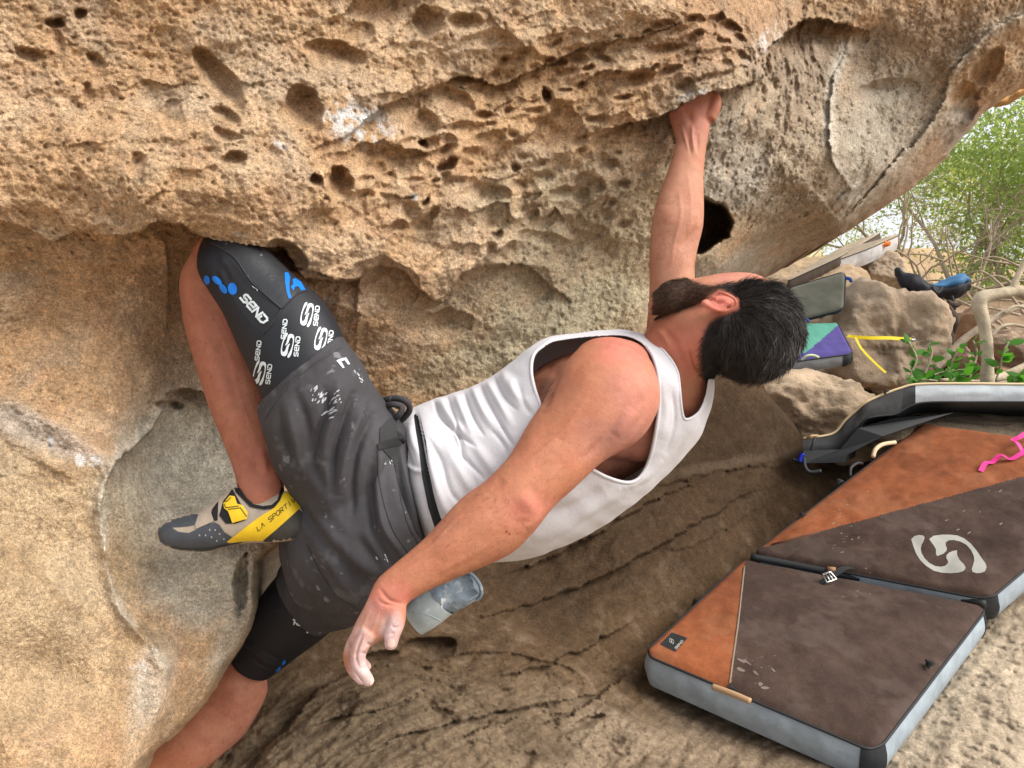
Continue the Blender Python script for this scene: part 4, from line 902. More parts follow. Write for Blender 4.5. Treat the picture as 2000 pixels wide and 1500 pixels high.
# shorts
pz = [limb([(507, 798, 664, 656, 1.385, .88), (518, 850, 702, 705, 1.39, .86), (535, 905, 735, 760, 1.41, .85), (578, 978, 780, 815, 1.435, .84), (598, 1030, 806, 868, 1.45, .8), (632, 1085, 826, 940, 1.475, .8), (672, 1110, 822, 1000, 1.52, .7)], 6, 40, caps=(0, 0)),
      limb([(797, 822, 848, 1092, 1.50, .98), (762, 812, 832, 1128, 1.50, .95), (722, 822, 800, 1170, 1.50, .9), (680, 850, 752, 1200, 1.50, .85), (630, 900, 700, 1215, 1.55, .8), (590, 960, 650, 1200, 1.57, .6)], 6, 40, caps=(0, 1)),
      limb([(550, 1106, 641, 1235, 1.66, .85), (580, 1050, 700, 1217, 1.64, .85), (640, 980, 745, 1200, 1.60, .85), (680, 975, 770, 1180, 1.57, .75)], 6, 36, caps=(0, 0))]
V, F = join_geo(pz)
shorts = mesh_obj('shorts', V, F, CLOTH_SHORTS); remesh(shorts, .0030, 16)
V, N = get_mesh(shorts); px, py, pd = proj(V)
# hollow the leg hem and waist ends
SHF = [([(580, 770), (600, 830), (610, 900), (640, 960)], 9, -.006), ([(560, 790), (575, 850), (590, 930)], 9, .005), ([(635, 760), (640, 800), (620, 850), (612, 890)], 7, -.008), ([(660, 745), (656, 790), (640, 840), (630, 900)], 9, .008), ([(690, 770), (670, 830), (652, 890), (650, 960)], 7, -.009), ([(712, 785), (690, 840), (672, 900), (665, 970)], 9, .009),
  ([(730, 810), (706, 860), (690, 920), (688, 1000)], 7, -.008), ([(742, 880), (738, 950), (750, 1030), (790, 1090)], 8, .008), ([(728, 900), (722, 970), (735, 1050), (770, 1110)], 8, -.006), ([(560, 950), (600, 1010), (660, 1080), (720, 1140)], 14, -.006), ([(600, 980), (640, 1040), (700, 1100), (750, 1130)], 16, .007), ([(620, 1060), (660, 1120), (700, 1180)], 12, .006), ([(590, 1050), (620, 1120), (660, 1190)], 8, -.005),
  ([(530, 820), (545, 880), (570, 940)], 8, .004), ([(545, 800), (560, 860), (580, 920)], 6, -.004), ([(640, 900), (650, 980), (690, 1060)], 18, .006), ([(560, 1120), (580, 1150), (600, 1190)], 5, -.003), ([(510, 812), (560, 752), (610, 715), (668, 674)], 4, -.0022), ([(690, 700), (715, 735), (732, 775)], 5, -.004), ([(775, 880), (785, 950), (810, 1030)], 5, -.005), ([(700, 1050), (740, 1110)], 10, -.005), ([(600, 1180), (640, 1215), (690, 1200)], 8, -.003)]
V = fold_disp(V, N, [(a, b, c*1.5) for a, b, c in SHF])
V = V+N*(fbm(np.stack([V[:, 0]*16+V[:, 2]*6, V[:, 1]*9, V[:, 2]*7-V[:, 0]*9], -1), 3, 330)*.0035)[:, None]
set_verts(shorts, V)
shorts.parent = person; shorts.matrix_parent_inverse = person.matrix_world.inverted()
shb = bvh_of(shorts)
seam('hem_stitching', [(518, 818), (548, 775), (600, 722), (640, 695), (668, 678)], shb, .0008, STITCH, shorts)
seam('pocket_seam', [(738, 880), (742, 950), (765, 1030), (800, 1085)], shb, .0016, STITCH, shorts)
seam('side_seam', [(771, 870), (776, 940), (795, 1020), (818, 1065)], shb, .0012, STITCH, shorts)
seam('leg_seam', [(598, 1060), (622, 1110), (655, 1160), (700, 1190)], shb, .0014, STITCH, shorts)
decal('waistband', [[(742, 836), (762, 815), (775, 822), (779, 860), (784, 900), (800, 960), (826, 1030), (846, 1070), (838, 1078), (812, 1035), (785, 965), (768, 900), (742, 872)]], shb, mat('waistband_cloth', (.03, .03, .032), rough=.8, bump=[(300, .0005)]), shorts, .0022, 6)
decal('zip_garage', [[(737, 866), (760, 858), (786, 852), (784, 870), (740, 878)]], shb, BLACK, shorts, .004, 5)
decal('brand_mark', [[(657, 704), (664, 701), (672, 716), (669, 718)], [(664, 701), (676, 698), (684, 711), (680, 712), (673, 703), (668, 705)], [(672, 716), (668, 719), (673, 718)]], shb, PRINTW, shorts, .0012, 3)
CHALK = mat('chalk_smear', (.42, .43, .46), rough=.95)
def smear(cx, cy, l, w, ang, k, bvh, parent, seed=0, spread=14, m_=None):
    r_ = random.Random(seed); ps = []
    for i in range(k):
        x = cx+r_.uniform(-1, 1)*spread; y = cy+r_.uniform(-1, 1)*spread; a = R(ang+r_.uniform(-18, 18)); L_ = l*r_.uniform(.3, 1); w_ = w*r_.uniform(.3, 1)
        c, s = math.cos(a), math.sin(a); n_ = 7
        ps.append([(x+c*L_/2*math.cos(2*math.pi*j/n_)*r_.uniform(.6, 1.2)-s*w_/2*math.sin(2*math.pi*j/n_)*r_.uniform(.5, 1.2), y+s*L_/2*math.cos(2*math.pi*j/n_)+c*w_/2*math.sin(2*math.pi*j/n_)*r_.uniform(.5, 1.2)) for j in range(n_)])
    return decal('chalk_smear', ps, bvh, m_ or CHALK, parent, .0012, 5)
smear(622, 770, 14, 4, -60, 22, shb, shorts, 1, 15); smear(655, 775, 12, 3, -40, 14, shb, shorts, 2, 12); smear(640, 806, 26, 4, -30, 7, shb, shorts, 3, 10); smear(700, 735, 12, 3, 50, 10, shb, shorts, 4, 12); smear(760, 900, 8, 3, 60, 5, shb, shorts, 5, 8); smear(745, 1085, 10, 4, 60, 6, shb, shorts, 6, 12)
# waist knot of the drawcord and rolled waistband
for nm, pts, r_ in [('rolled_waistband', [(738, 790, 1.44), (755, 780, 1.42), (778, 778, 1.41), (795, 786, 1.41), (800, 800, 1.42), (790, 815, 1.43), (776, 826, 1.44), (764, 840, 1.44)], .0062), ('rolled_waistband', [(745, 800, 1.43), (765, 790, 1.40), (785, 795, 1.40), (778, 812, 1.40), (762, 822, 1.42)], .006), ('drawcord', [(740, 845, 1.40), (755, 842, 1.385), (775, 848, 1.39), (790, 862, 1.40)], .006), ('drawcord', [(722, 790, 1.42), (728, 810, 1.41), (735, 832, 1.40), (748, 842, 1.40)], .006), ('drawcord', [(742, 860, 1.395), (762, 856, 1.385), (786, 856, 1.395)], .007)]:
    v, f = tube_geo(catmull([tuple(P(*p)) for p in pts], 6), r_, 8); mesh_obj(nm, v, f, CLOTH_SHORTS if nm[0] == 'r' else BLACK, shorts)

# knee sleeves
def sleeve(secs, name='knee_sleeve'):
    G = grid_limb(secs, 16, 120, 2.05); o = mesh_obj(name, G.reshape(-1, 3), grid_faces(*G.shape[:2]), SLEEVE); V, N = get_mesh(o)
    c = G.mean((0, 1)); 
    if (N*(V-c)).sum(1).mean() < 0: N = -N
    return o, V, N
sl, V, N = sleeve([(526, 800, 676, 676, 1.39, .86), (497, 735, 650, 616, 1.395, .86), (470, 680, 616, 572, 1.40, .86), (441, 617, 572, 535, 1.405, .88), (416, 577, 538, 502, 1.41, .9), (400, 552, 512, 476, 1.42, .9), (394, 528, 480, 458, 1.43, .9), (398, 480, 440, 445, 1.445, .9)])
V = fold_disp(V, N, [([(412, 474), (450, 505), (480, 545), (512, 575), (548, 600)], 4, .0022), ([(420, 500), (440, 540), (470, 580), (510, 640)], 10, -.002), ([(560, 600), (530, 630), (505, 660)], 4, .0018), ([(430, 500), (445, 520)], 8, .003), ([(420, 530), (432, 556)], 4, -.003), ([(436, 520), (448, 552)], 4, -.003)])
set_verts(sl, V); sl.parent = person; sl.matrix_parent_inverse = person.matrix_world.inverted()
slb = bvh_of(sl)
decal('rubber_panel', [[(411, 472), (440, 466), (480, 474), (510, 481), (534, 500), (560, 520), (580, 545), (597, 566), (580, 572), (566, 585), (550, 602), (520, 575), (488, 545), (460, 505), (440, 488)]], slb, PADRUB, sl, .0022, 6)
decal('rubber_panel', [[(436, 498), (455, 508), (480, 545), (512, 580), (546, 603), (536, 625), (515, 652), (490, 632), (462, 596), (444, 560), (430, 530)]], slb, mat('sleeve_panel', (.016, .016, .019), rough=.5, bump=[(300, .0004)]), sl, .0012, 6)
decal('sleeve_print', text_polys('SEND', 480, 573, 49, 14, 17.5, 4.2, .15, .72), slb, PRINTW, sl, .0022, 3)
decal('sleeve_print', [[(x+a*math.cos(t)*math.cos(R(r_))-b*math.sin(t)*math.sin(R(r_)), y+a*math.cos(t)*math.sin(R(r_))+b*math.sin(t)*math.cos(R(r_))) for t in [2*math.pi*j/14 for j in range(14)]] for x, y, a, b, r_ in [(404, 547, 6, 9, -10), (424, 548, 12, 6, 40), (436, 564, 11, 6, 55), (454, 564, 9, 12, -10)]], slb, PRINTB, sl, .0024, 4)
lgb = logo(575, 556, rotM(MS, 20, 1.15, 1.15))
decal('sleeve_print', [[(556, 532), (563, 532), (567, 541), (565, 555), (566, 570), (570, 582), (564, 583), (560, 570), (557, 552)], [(571, 546), (577, 543), (588, 550), (597, 566), (588, 567), (583, 559), (576, 560), (573, 568), (568, 560), (573, 554)]], slb, PRINTB, sl, .0032, 3)
pr = []
for cx, cy in [(600, 614), (562, 674), (507, 728), (627, 662), (543, 640), (492, 682)]:
    if cx not in (492, 543): pr += logo(cx, cy, rotM(MS, 0, .88, 1.0))
    pr += text_polys('SEND', cx+(12 if cx not in (492, 543) else 6), cy+21, -83, 7.5, 10.2, 1.9, 0, .7)
decal('sleeve_print', pr, slb, PRINTW, sl, .0011, 4)
seam('seam', [(550, 603), (566, 586), (584, 572), (600, 568)], slb, .0011, STITCH, sl, .002); seam('seam', [(412, 474), (440, 490), (462, 508), (488, 547), (520, 577), (550, 603)], slb, .0013, STITCH, sl, .002); seam('seam', [(515, 652), (536, 626), (550, 603)], slb, .001, STITCH, sl, .001)
smear(496, 512, 12, 5, 20, 8, slb, sl, 7, 8); smear(540, 575, 14, 3, 45, 8, slb, sl, 8, 14); smear(500, 565, 10, 3, 40, 4, slb, sl, 9, 6)
s2_, V, N = sleeve([(575, 1085, 690, 1190, 1.66, .9), (522, 1148, 634, 1243, 1.70, .88), (495, 1195, 588, 1277, 1.72, .88), (474, 1240, 556, 1302, 1.735, .88), (455, 1274, 531, 1320, 1.745, .9)])
V = fold_disp(V, N, [([(478, 1240), (520, 1275), (560, 1295)], 4, -.003), ([(474, 1252), (510, 1285), (545, 1304)], 3, .003), ([(468, 1262), (500, 1292), (538, 1312)], 3, -.003), ([(560, 1130), (590, 1180), (610, 1200)], 5, .003)])
set_verts(s2_, V); s2_.parent = person; s2_.matrix_parent_inverse = person.matrix_world.inverted(); s2b = bvh_of(s2_)
decal('sleeve_print', text_polys('ND', 575, 1213, 10, 7, 10, 2, 0, .7)+[[(x, y) for x, y in logo(584, 1204, rotM(MS, 60, .6, .5))[1]]]+text_polys('SE', 600, 1228, 0, 7, 12, 3, .3), s2b, PRINTW, s2_, .0012, 3)
decal('sleeve_print', [[(552, 1292), (558, 1288), (557, 1296), (551, 1300)], [(540, 1308), (549, 1300), (546, 1310), (539, 1316)]], s2b, PRINTB, s2_, .0012, 3)
for q in ([(545, 1130), (560, 1150), (575, 1165), (585, 1190)], [(580, 1142), (592, 1160), (590, 1180), (575, 1195)], [(540, 1195), (555, 1185), (572, 1196)]): seam('rubber_edge', q, s2b, .0012, PADRUB, s2_, .001)

# climbing shoe
RUB = mat('shoe_rubber', (.055, .062, .075), rough=.6, spec=.4, vary=.25, vscale=25, bump=[(120, .0008)], speck=[(60, .68, (.25, .26, .28), .4)])
RUBD = mat('heel_rubber', (.045, .042, .038), rough=.7, vary=.4, vscale=30, bump=[(100, .001)])
SUEDE = mat('shoe_suede', (.40, .33, .26), rough=.9, vary=.15, vscale=40, bump=[(300, .0008)])
YEL = mat('shoe_yellow', (.75, .50, .02), rough=.5, vary=.1, vscale=30, bump=[(200, .0004)])
shoe = limb([(311, 1034, 316, 1052, 1.42, 1.3), (322, 1021, 328, 1063, 1.418, 1.25), (350, 1009, 352, 1072, 1.415, 1.25), (388, 1000, 392, 1076, 1.413, 1.15), (412, 985, 424, 1073, 1.412, 1.0), (438, 966, 455, 1064, 1.412, .85), (462, 952, 490, 1060, 1.412, .75), (502, 972, 525, 1059, 1.412, .85), (540, 965, 556, 1057, 1.412, .85), (566, 960, 580, 1052, 1.413, .85), (592, 985, 600, 1040, 1.414, .9)], 7, 48, 2.2)
sh = mesh_obj('climbing_shoe', *shoe, SUEDE, person); remesh(sh, .002, 4)
shv = bvh_of(sh)
Z = lambda L_: [(300+x/6.25, 930+y/6.25) for x, y in L_]
decal('rubber_rand', [Z([(60, 640), (100, 560), (250, 470), (480, 455), (545, 465), (505, 590), (430, 610), (330, 620), (220, 625), (300, 680), (430, 695), (520, 650), (640, 590), (740, 560), (800, 590), (860, 680), (960, 750), (890, 808), (960, 850), (820, 900), (600, 940), (370, 930), (190, 880), (80, 800), (50, 700)])], shv, RUB, sh, .0015, 6)
decal('heel_rubber', [Z([(1330, 795), (1770, 400), (1860, 480), (1930, 560), (1900, 700), (1720, 830), (1500, 840)])], shv, RUBD, sh, .0013, 6)
decal('sole', [Z([(150, 850), (370, 885), (600, 890), (820, 850), (1000, 812), (1100, 800), (1110, 830), (1000, 850), (820, 905), (600, 945), (370, 935), (190, 885)])], shv, mat('sole_rubber', (.03, .035, .045), rough=.5), sh, .003, 6)
yb = decal('heel_band', [Z([(890, 805), (960, 750), (1100, 640), (1300, 490), (1450, 400), (1530, 300), (1560, 200), (1650, 150), (1760, 250), (1800, 380), (1500, 650), (1330, 792), (1120, 795), (960, 815)])], shv, YEL, sh, .0025, 6)
decal('collar', [Z([(965, 60), (1000, 190), (1080, 270), (1180, 375), (1350, 408), (1470, 388), (1540, 300), (1600, 150), (1560, 130), (1510, 290), (1440, 350), (1330, 365), (1220, 340), (1130, 260), (1040, 130), (1010, 60)])], bvh_of(sh, body), BLACK, sh, .0035, 5)
decal('strap_recess', [Z([(850, 300), (800, 480), (880, 580), (1000, 580), (1110, 540), (1130, 480), (1060, 330), (960, 150), (900, 240)]), Z([(715, 400), (790, 300), (780, 540), (735, 545), (700, 450)])], shv, BLACK, sh, .0015, 5)
stp = decal('closure_strap', [Z([(850, 330), (930, 235), (990, 245), (1020, 335), (1090, 355), (1150, 440), (1140, 520), (960, 572), (910, 430), (860, 390)])], shv, YEL, sh, .0045, 5)
decal('strap_trim', sum([stroke_polys(Z(q), 1.3) for q in ([(860, 340), (880, 385), (1040, 362)], [(910, 405), (1060, 385), (1135, 490)], [(870, 310), (900, 300), (940, 260)])], []), shv, BLACK, sh, .006, 3)
decal('shoe_print', text_polys('LA SPORTIVA', 299+1250/6.25, 929+640/6.25, -38.5, 8.2, 9.6, 1.25, .35, .72), shv, BLACK, sh, .0032, 3)
decal('vent_dots', [[(x+2*math.cos(t)*.8, y+3*math.sin(t)*.7) for t in [2*math.pi*j/6 for j in range(6)]] for x, y in Z([(685, 655), (752, 658), (560, 722), (635, 722), (708, 745), (806, 705), (772, 790), (858, 768)])], shv, mat('vent_grey', (.35, .37, .38), rough=.7), sh, .0022, 3)
decal('suede_tongue', [Z([(590, 440), (700, 440), (735, 545), (640, 590), (520, 640), (505, 590), (545, 480)])], shv, SUEDE, sh, .0024, 5)

# ---- chalk bag hanging from its own belt
BAGM = mat('bag_cloth', (.22, .28, .34), rough=.85, vary=.3, vscale=16, bump=[(300, .0005), (50, .001)], speck=[(40, .58, (.45, .50, .54), .6)])
BAGL = mat('bag_cloth_pale', (.36, .42, .44), rough=.85, vary=.2, vscale=20, bump=[(300, .0005)], speck=[(40, .6, (.55, .60, .62), .6)])
bag = empty('chalk_bag', P(860, 1180, 1.5), 'pale blue grey chalk bag hanging behind the wrist of the climber', 'chalk bag')
secs = [(790, 1190, 826, 1238, 1.50, .8), (796, 1168, 850, 1224, 1.50, .95), (818, 1148, 872, 1207, 1.50, 1.0), (848, 1130, 896, 1190, 1.50, 1.0), (876, 1114, 918, 1176, 1.50, 1.0)]
G = grid_limb(secs, 10, 72); 
mw = (np.array(P(926, 1172, 1.5))-np.array(P(896, 1112, 1.5)))/2; mc = np.array(P(911, 1142, 1.495)); mm = np.array(P(26, 0, 1.5))-np.array(P(0, 6, 1.5)); mm = mm+np.array([0, -.012, 0]); mm[1] -= 0
am = np.arange(72)/72*2*math.pi
ref = G[-1]; c0 = ref.mean(0); w0 = ref[0]-c0; n0 = ref[18]-c0
mn = mm*(1 if np.dot(mm, n0) > 0 else -1); 
ringM = mc+np.cos(am)[:, None]*mw*(1 if np.dot(mw, w0) > 0 else -1)+np.sin(am)[:, None]*mn
ringI = mc+(ringM-mc)*.86; deep = G[20]*.7+G[20].mean(0)*.3
V = np.concatenate([G.reshape(-1, 3)]); 
bv_, bf_ = V, grid_faces(*G.shape[:2])
pale = bf_[:26*72]; blue = bf_[26*72:]
cap_v = np.concatenate([G[0], [G[0].mean(0)+(G[0].mean(0)-G[6].mean(0))*.3]])
b1 = mesh_obj('bag_base', np.concatenate([V, cap_v]), np.concatenate([pale, np.stack([len(V)+np.arange(72), len(V)+(np.arange(72)+1) % 72, np.full(72, len(V)+72), np.full(72, len(V)+72)], -1)])[:, :4] if 0 else [tuple(q) for q in pale]+[(len(V)+k, len(V)+(k+1) % 72, len(V)+72) for k in range(72)], BAGL, bag); drop_loose(b1)
Vr = np.concatenate([V, ringM, ringI, deep]); L0 = len(V); q72 = np.arange(72); q2 = (q72+1) % 72
def br(a, b): return np.stack([a+q72, a+q2, b+q2, b+q72], -1)
b2 = mesh_obj('bag_body', Vr, np.concatenate([blue, br(L0-72, L0), br(L0, L0+72), br(L0+72, L0+144)]), BAGM, bag); drop_loose(b2)
Vb2, Nb2 = get_mesh(b2); set_verts(b2, Vb2+Nb2*(fbm(Vb2*30, 3, 340)*.004+fbm(Vb2*14, 2, 341)*.006)[:, None])
v, f = tube_geo(list(ringM)+[ringM[0]], .0035, 8); mesh_obj('bag_rim', v, f, BAGM, bag)
rb = np.random.RandomState(4)
for k in range(4):   # gathered fleece mouth
    a0, a1 = ringI[(k*17+4) % 72], ringI[(k*17+40) % 72]
    v, f = tube_geo(catmull([a0, a0*.6+a1*.4+mm*.1-np.array([0, .004, 0]), a1], 6), .0042, 8); mesh_obj('bag_lining', v, f, BAGL, bag)
bb = bvh_of(b1, b2)
seam('seam', [(806, 1196), (828, 1198), (846, 1205), (862, 1213)], bb, .0012, BAGL, bag)
decal('bag_print', [[(861, 1169), (864, 1168), (864, 1187), (861, 1187)], [(864, 1168), (872, 1170), (870, 1174), (866, 1176), (865, 1186), (864, 1186)]], bb, PRINTW, bag, .001, 3)
decal('waist_belt', [[(806, 796), (817, 795), (824, 830), (832, 862), (836, 900), (846, 960), (860, 1010), (880, 1050), (872, 1070), (852, 1040), (836, 990), (824, 930), (819, 880), (812, 840)]], sb, BLACK, bag, .002, 5)
# ---------------------------------------------------------------- crash pads
def surf(name, V, F, m, parent, smooth=True): return mesh_obj(name, V, F, m, parent, smooth)
def slab(corners, thick, n=44, pill=.012, rr=.03, seed=1, normal=None):
    """padded slab: returns functions for its top sheet and the side band; corners in order round the top"""
    c = [np.array(q, float) for q in corners]; nrm = np.cross(c[1]-c[0], c[3]-c[0]); nrm /= np.linalg.norm(nrm)
    if nrm[2] < 0: nrm = -nrm
    if normal is not None: nrm = np.array(normal)/np.linalg.norm(normal)
    L1 = np.linalg.norm(c[1]-c[0]); L2 = np.linalg.norm(c[3]-c[0])
    uu = np.linspace(0, 1, n)
    def sq(t): return t
    U, Vv = np.meshgrid(uu, uu, indexing='ij')
    # rounded corners in plan
    ex = np.minimum(U, 1-U)*L1; ey = np.minimum(Vv, 1-Vv)*L2
    Pm = (c[0][None, None]*((1-U)*(1-Vv))[..., None]+c[1]*(U*(1-Vv))[..., None]+c[2]*(U*Vv)[..., None]+c[3]*((1-U)*Vv)[..., None])
    e = np.minimum(ex, ey)
    cr = .05
    inx = np.clip(cr-ex, 0, cr); iny = np.clip(cr-ey, 0, cr); r = np.hypot(inx, iny); k = np.where(r > cr, cr/np.maximum(r, 1e-9), 1)
    du = (c[1]-c[0])/L1; dv = (c[3]-c[0])/L2
    sx = np.where(U < .5, 1, -1)*(inx*(1-k)); sy = np.where(Vv < .5, 1, -1)*(iny*(1-k))
    Pm = Pm+sx[..., None]*du+sy[..., None]*dv
    hgt = -.5*rr*(1-np.clip(e/rr, 0, 1))**2+pill*np.clip(e/.25, 0, 1)**.5+fbm(Pm*6+seed, 3, 400+seed)*.010*np.clip(e/.05, 0, 1)
    top = Pm+nrm*hgt[..., None]
    return top, nrm, U, Vv
def slab_parts(root, corners, thick, panels, side_mat, corner_mat, seed=1, n=60, classify=None, side_names='side_band', dark_corners=(), normal=None, wr=.004):
    top, nrm, U, Vv = slab(corners, thick, n, seed=seed, normal=normal)
    idx = np.arange(n*n).reshape(n, n)
    F = np.stack([idx[:-1, :-1], idx[1:, :-1], idx[1:, 1:], idx[:-1, 1:]], -1).reshape(-1, 4)
    V = top.reshape(-1, 3); px, py, _ = proj(V[F].mean(1))
    cl = classify(px, py, V[F].mean(1)) if classify else np.zeros(len(F), int)
    for i, (nm, m) in enumerate(panels):
        if (cl == i).any(): drop_loose(mesh_obj(nm, V, F[cl == i], m, root))
    per = np.concatenate([top[:, 0], top[-1, 1:], top[-2::-1, -1], top[0, -2:0:-1]])
    cent = per.mean(0); out = per-cent; out -= nrm*(out@nrm)[:, None]; out /= np.linalg.norm(out, axis=1)[:, None]
    # outward normal from the tangent
    tg = np.roll(per, -2, 0)-np.roll(per, 2, 0); o2 = np.cross(tg, nrm); o2 /= np.linalg.norm(o2, axis=1)[:, None]+1e-9; o2 *= np.sign((o2*out).sum(1))[:, None]
    rows = []; K = 10
    for k in range(K+1):
        t = k/K; bul = math.sin(t*math.pi)*.010
        w = fbm(per*18+np.array([0, 0, t*1.5]), 3, 420+seed)*wr*math.sin(t*math.pi)
        rows.append(per-nrm*thick*t+o2*(bul+w)[:, None])
    m_ = len(per); Vs = np.concatenate(rows); q = np.arange(m_); q2 = (q+1) % m_
    Fs = np.concatenate([np.stack([k*m_+q, k*m_+q2, (k+1)*m_+q2, (k+1)*m_+q], -1) for k in range(K)])
    s = mesh_obj(side_names, Vs, Fs, side_mat, root)
    if dark_corners:
        ci = [0, n-1, 2*n-2, 3*n-3]
        for d in dark_corners:
            b0 = ci[d]; sel = [(b0+j) % m_ for j in range(-5, 5)]
            f = [k*m_+a for k in range(K) for a in sel]
            FF = np.array([[k*m_+a, k*m_+(a+1) % m_, (k+1)*m_+(a+1) % m_, (k+1)*m_+a] for k in range(K) for a in sel])
            V3 = Vs+np.tile(o2, (K+1, 1))*.003
            drop_loose(mesh_obj('corner_patch', V3, FF, corner_mat, root))
    v, f = tube_geo(list(per+nrm*.001)+[per[0]+nrm*.001], .0045, 6); mesh_obj('piping', v, f, corner_mat, root)
    vb = rows[-1]; mesh_obj('underside', np.concatenate([vb, [vb.mean(0)]]), [(i, (i+1) % m_, m_) for i in range(m_)], corner_mat, root)
    return top, nrm
BROWN = mat('pad_brown_canvas', (.056, .034, .026), rough=.95, grain=[(300, .2), (9, .22)], vary=.3, vscale=3, bump=[(420, .0006), (13, .006), (40, .002)], speck=[(4, .52, (.105, .075, .062), .4), (90, .73, (.45, .40, .37), .5), (9, .66, (.085, .055, .043), .45), (22, .68, (.10, .07, .055), .4)])
ORANGE = mat('pad_orange_canvas', (.235, .072, .026), rough=.95, grain=[(300, .15), (9, .15)], vary=.22, vscale=3, bump=[(420, .0006), (13, .006), (40, .002)], speck=[(4, .52, (.30, .125, .06), .35), (90, .74, (.6, .48, .38), .5), (9, .68, (.36, .13, .05), .45)])
SIDEG = mat('pad_side_grey', (.30, .35, .39), rough=.7, vary=.15, vscale=14, bump=[(60, .0015), (300, .0005)])
DARKG = mat('pad_side_dark', (.06, .062, .065), rough=.95, vary=.2, vscale=10, bump=[(60, .0015)])
BLK = mat('pad_black_patch', (.022, .024, .027), rough=.6, bump=[(300, .0006)])
GREYL = mat('logo_grey', (.36, .36, .33), rough=.7, speck=[(90, .72, (.7, .7, .68), .5)])
pad = empty('crash_pad', P(1600, 1250, 2.7), 'big hinged crash pad, brown and orange on top, lying open on the ground', 'crash pad')
lowc = [P(1450, 1090, 3.02), P(1930, 1180, 2.62), P(1712, 1462, 2.0), P(1256, 1270, 2.38)]
def cl_low(px, py, w):   # the orange corner left of the seam
    t = (py-1092)/(1345-1092); xs = 1455+(1425-1455)*t; return (px < xs).astype(int)
t1, n1 = slab_parts(pad, lowc, .098, [('top_panel', BROWN), ('corner_panel', ORANGE)], SIDEG, BLK, 1, 90, cl_low, dark_corners=(2, 1))
upc = [P(1468, 1078, 3.10), P(1800, 824, 3.75), P(2262, 888, 3.10), P(1932, 1166, 2.60)]
def cl_up(px, py, w):
    ys = 1066+(930-1066)*(px-1500)/(2000-1500); return (py < ys).astype(int)
t2, n2_ = slab_parts(pad, upc, .098, [('top_panel', BROWN), ('corner_panel', ORANGE)], SIDEG, BLK, 2, 130, cl_up, dark_corners=(3, 0))
tops = bvh_of(*[o for o in pad.children if o.name.startswith(('top_panel', 'corner_panel'))])
S2 = lambda L_: [(1740+x/9.09, 1020+y/9.09) for x, y in L_]
decal('pad_logo', [S2(LG1)], tops, GREYL, pad, .0015, 10); decal('pad_logo', [S2(LG2)], tops, GREYL, pad, .0015, 10)
decal('label_patch', [[(1289, 1258), (1312, 1235), (1343, 1246), (1319, 1273)]], tops, BLK, pad, .002, 10)
decal('label_print', logo(1312, 1252, tuple(q*.55 for q in rotM((.017, -.006, .004, .019), 20)))+text_polys('SEND', 1318, 1265, -48, 4, 5.4, 1.2), tops, GREYL, pad, .003, 4)
seam('seam_trim', [(1455, 1094), (1449, 1150), (1441, 1220), (1431, 1290), (1424, 1343)], tops, .0035, mat('seam_tan', (.22, .17, .13), rough=.8), pad)
seam('seam_trim', [(1478, 1072), (1600, 1039), (1750, 998), (1900, 957), (1996, 931)], tops, .0055, mat('seam_brown', (.12, .05, .025), rough=.9), pad)
HB = mat('hinge_leather', (.30, .17, .09), rough=.7)
hp_ = [P(1466, 1082, 3.04), P(1560, 1100, 2.97), P(1700, 1128, 2.85), P(1850, 1158, 2.70), P(1925, 1174, 2.61)]
v, f = tube_geo(catmull([tuple(p-Vector((0, 0, .012))) for p in hp_], 8), .014, 8); mesh_obj('hinge', v, f, BLK, pad)
for a, b in [((1616, 1112, 2.915), (1632, 1114, 2.905)), ((1693, 1122, 2.86), (1704, 1126, 2.855))]:
    v, f = tube_geo([tuple(P(*a)), tuple(P(*b))], .012, 8); mesh_obj('hinge_binding', v, f, HB, pad)
def ribbon(name, pts, w, m, parent, up=(0, 0, 1), sub=8, th=.0018):
    pts = [np.array(p) for p in catmull([tuple(p) for p in pts], sub)]; V = []; F = []; up = np.array(up, float)
    for i, p in enumerate(pts):
        t = pts[min(i+1, len(pts)-1)]-pts[max(i-1, 0)]; t /= np.linalg.norm(t)+1e-9; s = np.cross(t, up); s /= np.linalg.norm(s)+1e-9; n_ = np.cross(s, t)
        V += [p-s*w/2-n_*th/2, p+s*w/2-n_*th/2, p+s*w/2+n_*th/2, p-s*w/2+n_*th/2]
    for i in range(len(pts)-1):
        for k in range(4): F.append((i*4+k, i*4+(k+1) % 4, (i+1)*4+(k+1) % 4, (i+1)*4+k))
    F += [(3, 2, 1, 0), tuple((len(pts)-1)*4+k for k in range(4))]
    return mesh_obj(name, V, F, m, parent, False)
# closing strap with its steel buckle
ribbon('closing_strap', [P(1662, 1108, 2.86), P(1648, 1110, 2.84), P(1636, 1118, 2.82), P(1618, 1130, 2.80), P(1598, 1141, 2.785), P(1575, 1153, 2.775)], .028, BLK, pad)
STEEL = mat('buckle_steel', (.55, .55, .54), rough=.3, metal=1.)
bc = [P(1606, 1124, 2.79), P(1622, 1119, 2.80), P(1633, 1133, 2.775), P(1615, 1140, 2.765)]
v, f = tube_geo([tuple(p+Vector((0, 0, .004))) for p in bc]+[tuple(bc[0]+Vector((0, 0, .004)))], .004, 8); mesh_obj('buckle', v, f, STEEL, pad)
for a, b in ((.33, .33), (.66, .66)):
    p = bc[0].lerp(bc[1], a); q = bc[3].lerp(bc[2], b); v, f = tube_geo([tuple(p+Vector((0, 0, .006))), tuple(q+Vector((0, 0, .006)))], .003, 6); mesh_obj('buckle', v, f, STEEL, pad)
TANH = mat('handle_tan', (.42, .27, .15), rough=.75, bump=[(200, .001)])
